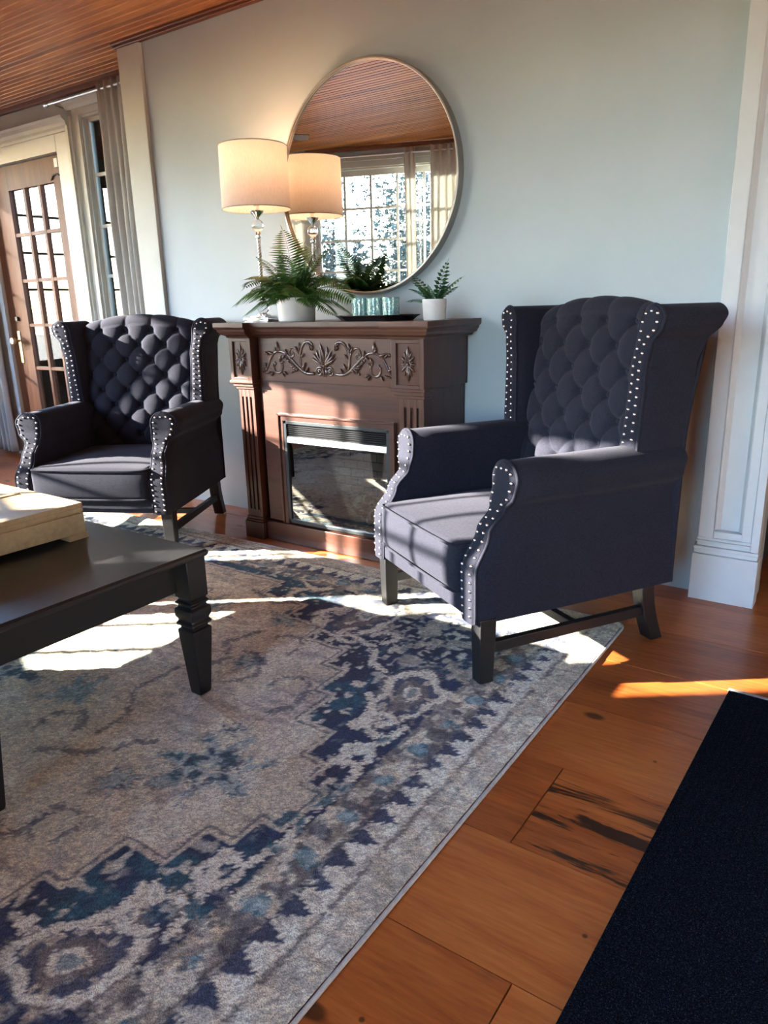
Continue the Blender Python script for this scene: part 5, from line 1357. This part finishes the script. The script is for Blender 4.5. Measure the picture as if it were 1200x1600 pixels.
# ------------------------------------------------------------------ ceiling fan (a blade shows in the mirror)
FN_ = thing('ceiling_fan', 'dark bronze ceiling fan whose blade shows in the mirror', 'ceiling fan', (-3.95, 1.39, 2.135))
mb = MB(); mb.lathe([(0.0, 0), (0.07, 0.01), (0.10, 0.04), (0.10, 0.10), (0.06, 0.13), (0.015, 0.14), (0.015, 0.19), (0.05, 0.20), (0.06, 0.222)], 32); mb.build('motor_housing', M['fan'], FN_, smooth=40)
for k in range(5):
    a = math.radians(-46 + 72 * k); T = Matrix.Rotation(a, 4, 'Z') @ Matrix.Rotation(math.radians(8), 4, 'X')
    mb = MB(); mb.box(0.16, 0.52, -0.055, 0.055, 0.055, 0.061, T); mb.box(0.08, 0.2, -0.015, 0.015, 0.051, 0.056, T); mb.build('fan_blade', M['fan'], FN_, bevel=0.002)

# ------------------------------------------------------------------ outdoors
mb = MB(); mb.box(-60, 40, -60, 60, -0.75, -0.70); struct(mb.build('ground', M['snow']))
def shrub(x, y, s, h, seed, label, group=None):
    rnd = random.Random(seed); t = thing('shrub', label, 'shrub', (x, y, -0.7), 0, group)
    st_ = MB(); lf = MB()
    for k in range(14):
        a = rnd.uniform(0, 2 * PI); r = s * rnd.uniform(.2, .9); top = Vector((r * math.cos(a), r * math.sin(a), h * rnd.uniform(.55, 1.0)))
        pts = [Vector((0, 0, 0)).lerp(top, i / 6) + Vector((rnd.uniform(-.05, .05), rnd.uniform(-.05, .05), 0)) * (i > 0) for i in range(7)]
        st_.tube(pts, [0.035 * (1 - .8 * i / 6) for i in range(7)], 5)
        for q in range(420):
            p = pts[rnd.randrange(1, 7)] + Vector((rnd.gauss(0, .28), rnd.gauss(0, .28), rnd.gauss(0, .25))); d = Vector((rnd.gauss(0, 1), rnd.gauss(0, 1), rnd.gauss(0, 1))).normalized(); e = d.orthogonal().normalized() * .085; L = d * .24
            lf.add([p - e, p + L * .5, p + e, p + L], [(0, 1, 3), (1, 2, 3)])
    st_.build('stems', M['bark'], t); lf.build('foliage', M['hedge'], t, merge=False)
for i, (x, y, s, h) in enumerate(((-13.6, -6.6, 0.9, 3.0), (-13.0, -8.6, 1.0, 3.9), (-11.8, -9.9, 1.1, 4.6), (-10.3, -10.9, 1.1, 4.8), (-8.8, -12.0, 1.1, 4.6), (-7.2, -13.0, 1.0, 4.6), (-5.4, -13.8, 1.0, 4.0))):
    shrub(x, y, s, h, 40 + i, 'leafy garden shrub outside the many-paned window, seen in the mirror', 'shrubs outside seen in the mirror')
for i, (x, y, s, h, lb) in enumerate(((-14.6, 8.5, 1.0, 2.9, 'leafless looking shrub beyond the porch rail, behind the left door panes'), (-12.2, 9.1, 0.9, 2.5, 'low shrub beyond the porch rail, behind the sidelight window'))):
    shrub(x, y, s, h, 70 + i, lb)
# porch beyond the door
mb = MB(); mb.box(-9.0, -3.0, FY + 0.14, 5.3, -0.16, -0.04)
tag(mb.build('porch_deck', M['porch']), 'wooden porch deck outside the glazed door', 'deck')
def porch_rail():
    t = thing('porch_railing', 'cedar porch railing with upright balusters outside the glazed door', 'railing', (-9.0, 5.2, -0.04))
    mb = MB(); mb.box(0, 6, -.03, .03, .84, .90); mb.build('top_rail', M['porch'], t)
    mb = MB(); mb.box(0, 6, -.02, .02, .10, .16); mb.build('bottom_rail', M['porch'], t)
    b = MB(); b.box(-.016, .016, -.016, .016, .16, .84); b0 = b.build('baluster', M['porch'], t)
    for k in range(44): o = b0 if k == 0 else link_copy(b0, t); o.location = (0.12 + 0.133 * k, 0, 0)
porch_rail()
mb = MB(); mb.box(-7.62, -7.44, 4.96, 5.14, -0.04, 2.5); tag(mb.build('porch_post', M['porch']), 'square cedar porch post behind the left panes of the door', 'post')
PF = thing('porch_screen', 'orange cedar framed screen panel seen through the left panes of the door', 'screen', (-7.3, 4.2, -0.04), math.radians(58))
mb = MB(); mb.box(-.5, -.38, -.04, .04, 0, 2.4); mb.box(.38, .5, -.04, .04, 0, 2.4); mb.box(-.38, .38, -.04, .04, 2.28, 2.4); mb.box(-.38, .38, -.04, .04, 0, .14); mb.box(-.38, .38, -.04, .04, .95, 1.05); mb.build('screen_frame', M['porch'], PF)
mb = MB(); mb.box(-.38, .38, -.01, .01, .14, .95); mb.build('lower_panel', M['porch'], PF)
def tree(x, y, h, seed, label):
    rnd = random.Random(seed); t = thing('bare_tree', label, 'tree', (x, y, -0.7), 0, 'bare trees outside'); mb = MB()
    def br(p, d, L, r, dep):
        pts = [p.copy()]; q = p.copy(); dd = d.copy()
        for i in range(5): dd = (dd + Vector((rnd.gauss(0, .13), rnd.gauss(0, .13), rnd.gauss(.02, .08)))).normalized(); q = q + dd * (L / 5); pts.append(q.copy())
        mb.tube(pts, [r * (1 - .45 * i / 5) for i in range(6)], 5)
        if dep:
            for k in range(3 + (dep > 1)):
                s = pts[rnd.randrange(2, 6)]; nd = (dd + Vector((rnd.gauss(0, .6), rnd.gauss(0, .6), rnd.gauss(.15, .35)))).normalized(); br(s, nd, L * rnd.uniform(.55, .8), r * .5, dep - 1)
    br(Vector((0, 0, 0)), Vector((0, 0, 1)), h * .4, .14, 4); mb.build('branches', M['bark'], t, merge=False)
tree(-19.2, 12.2, 9, 3, 'bare branching tree outside behind the middle panes of the door'); tree(-15.5, 10.8, 9, 5, 'bare branching tree outside behind the right panes of the door'); tree(-9.6, 7.1, 7, 9, 'bare branching tree outside behind the sidelight window')
def car():
    t = thing('parked_car', 'blue car parked outside, low behind the door panes', 'car', (-18.6, 8.0, -0.7), math.radians(80))
    sec = [(-2.0, .35), (-2.05, .75), (-1.9, .95), (-1.2, 1.02), (-.75, 1.45), (.65, 1.48), (1.2, 1.05), (1.95, .92), (2.1, .7), (2.05, .35)]
    mb = MB(); mb.prism(sec, -.82, .82); mb.build('car_body', M['bluecar'], t, bevel=0.06)
    mb = MB(); mb.prism([(-1.08, 1.03), (-.70, 1.38), (.60, 1.41), (1.05, 1.07)], -.825, .825); mb.build('window', M['darkmetal'], t)
    for x in (-1.3, 1.3):
        for s in (-1, 1):
            mb = MB(); mb.lathe([(.0, 0), (.30, 0), (.33, .03), (.33, .17), (.30, .2), (0, .2)], 24, cap=False); o = mb.build('wheel', M['tyre'], t, smooth=40); o.rotation_euler = (PI / 2, 0, 0); o.location = (x, s * .82 + .1, .33)
car()
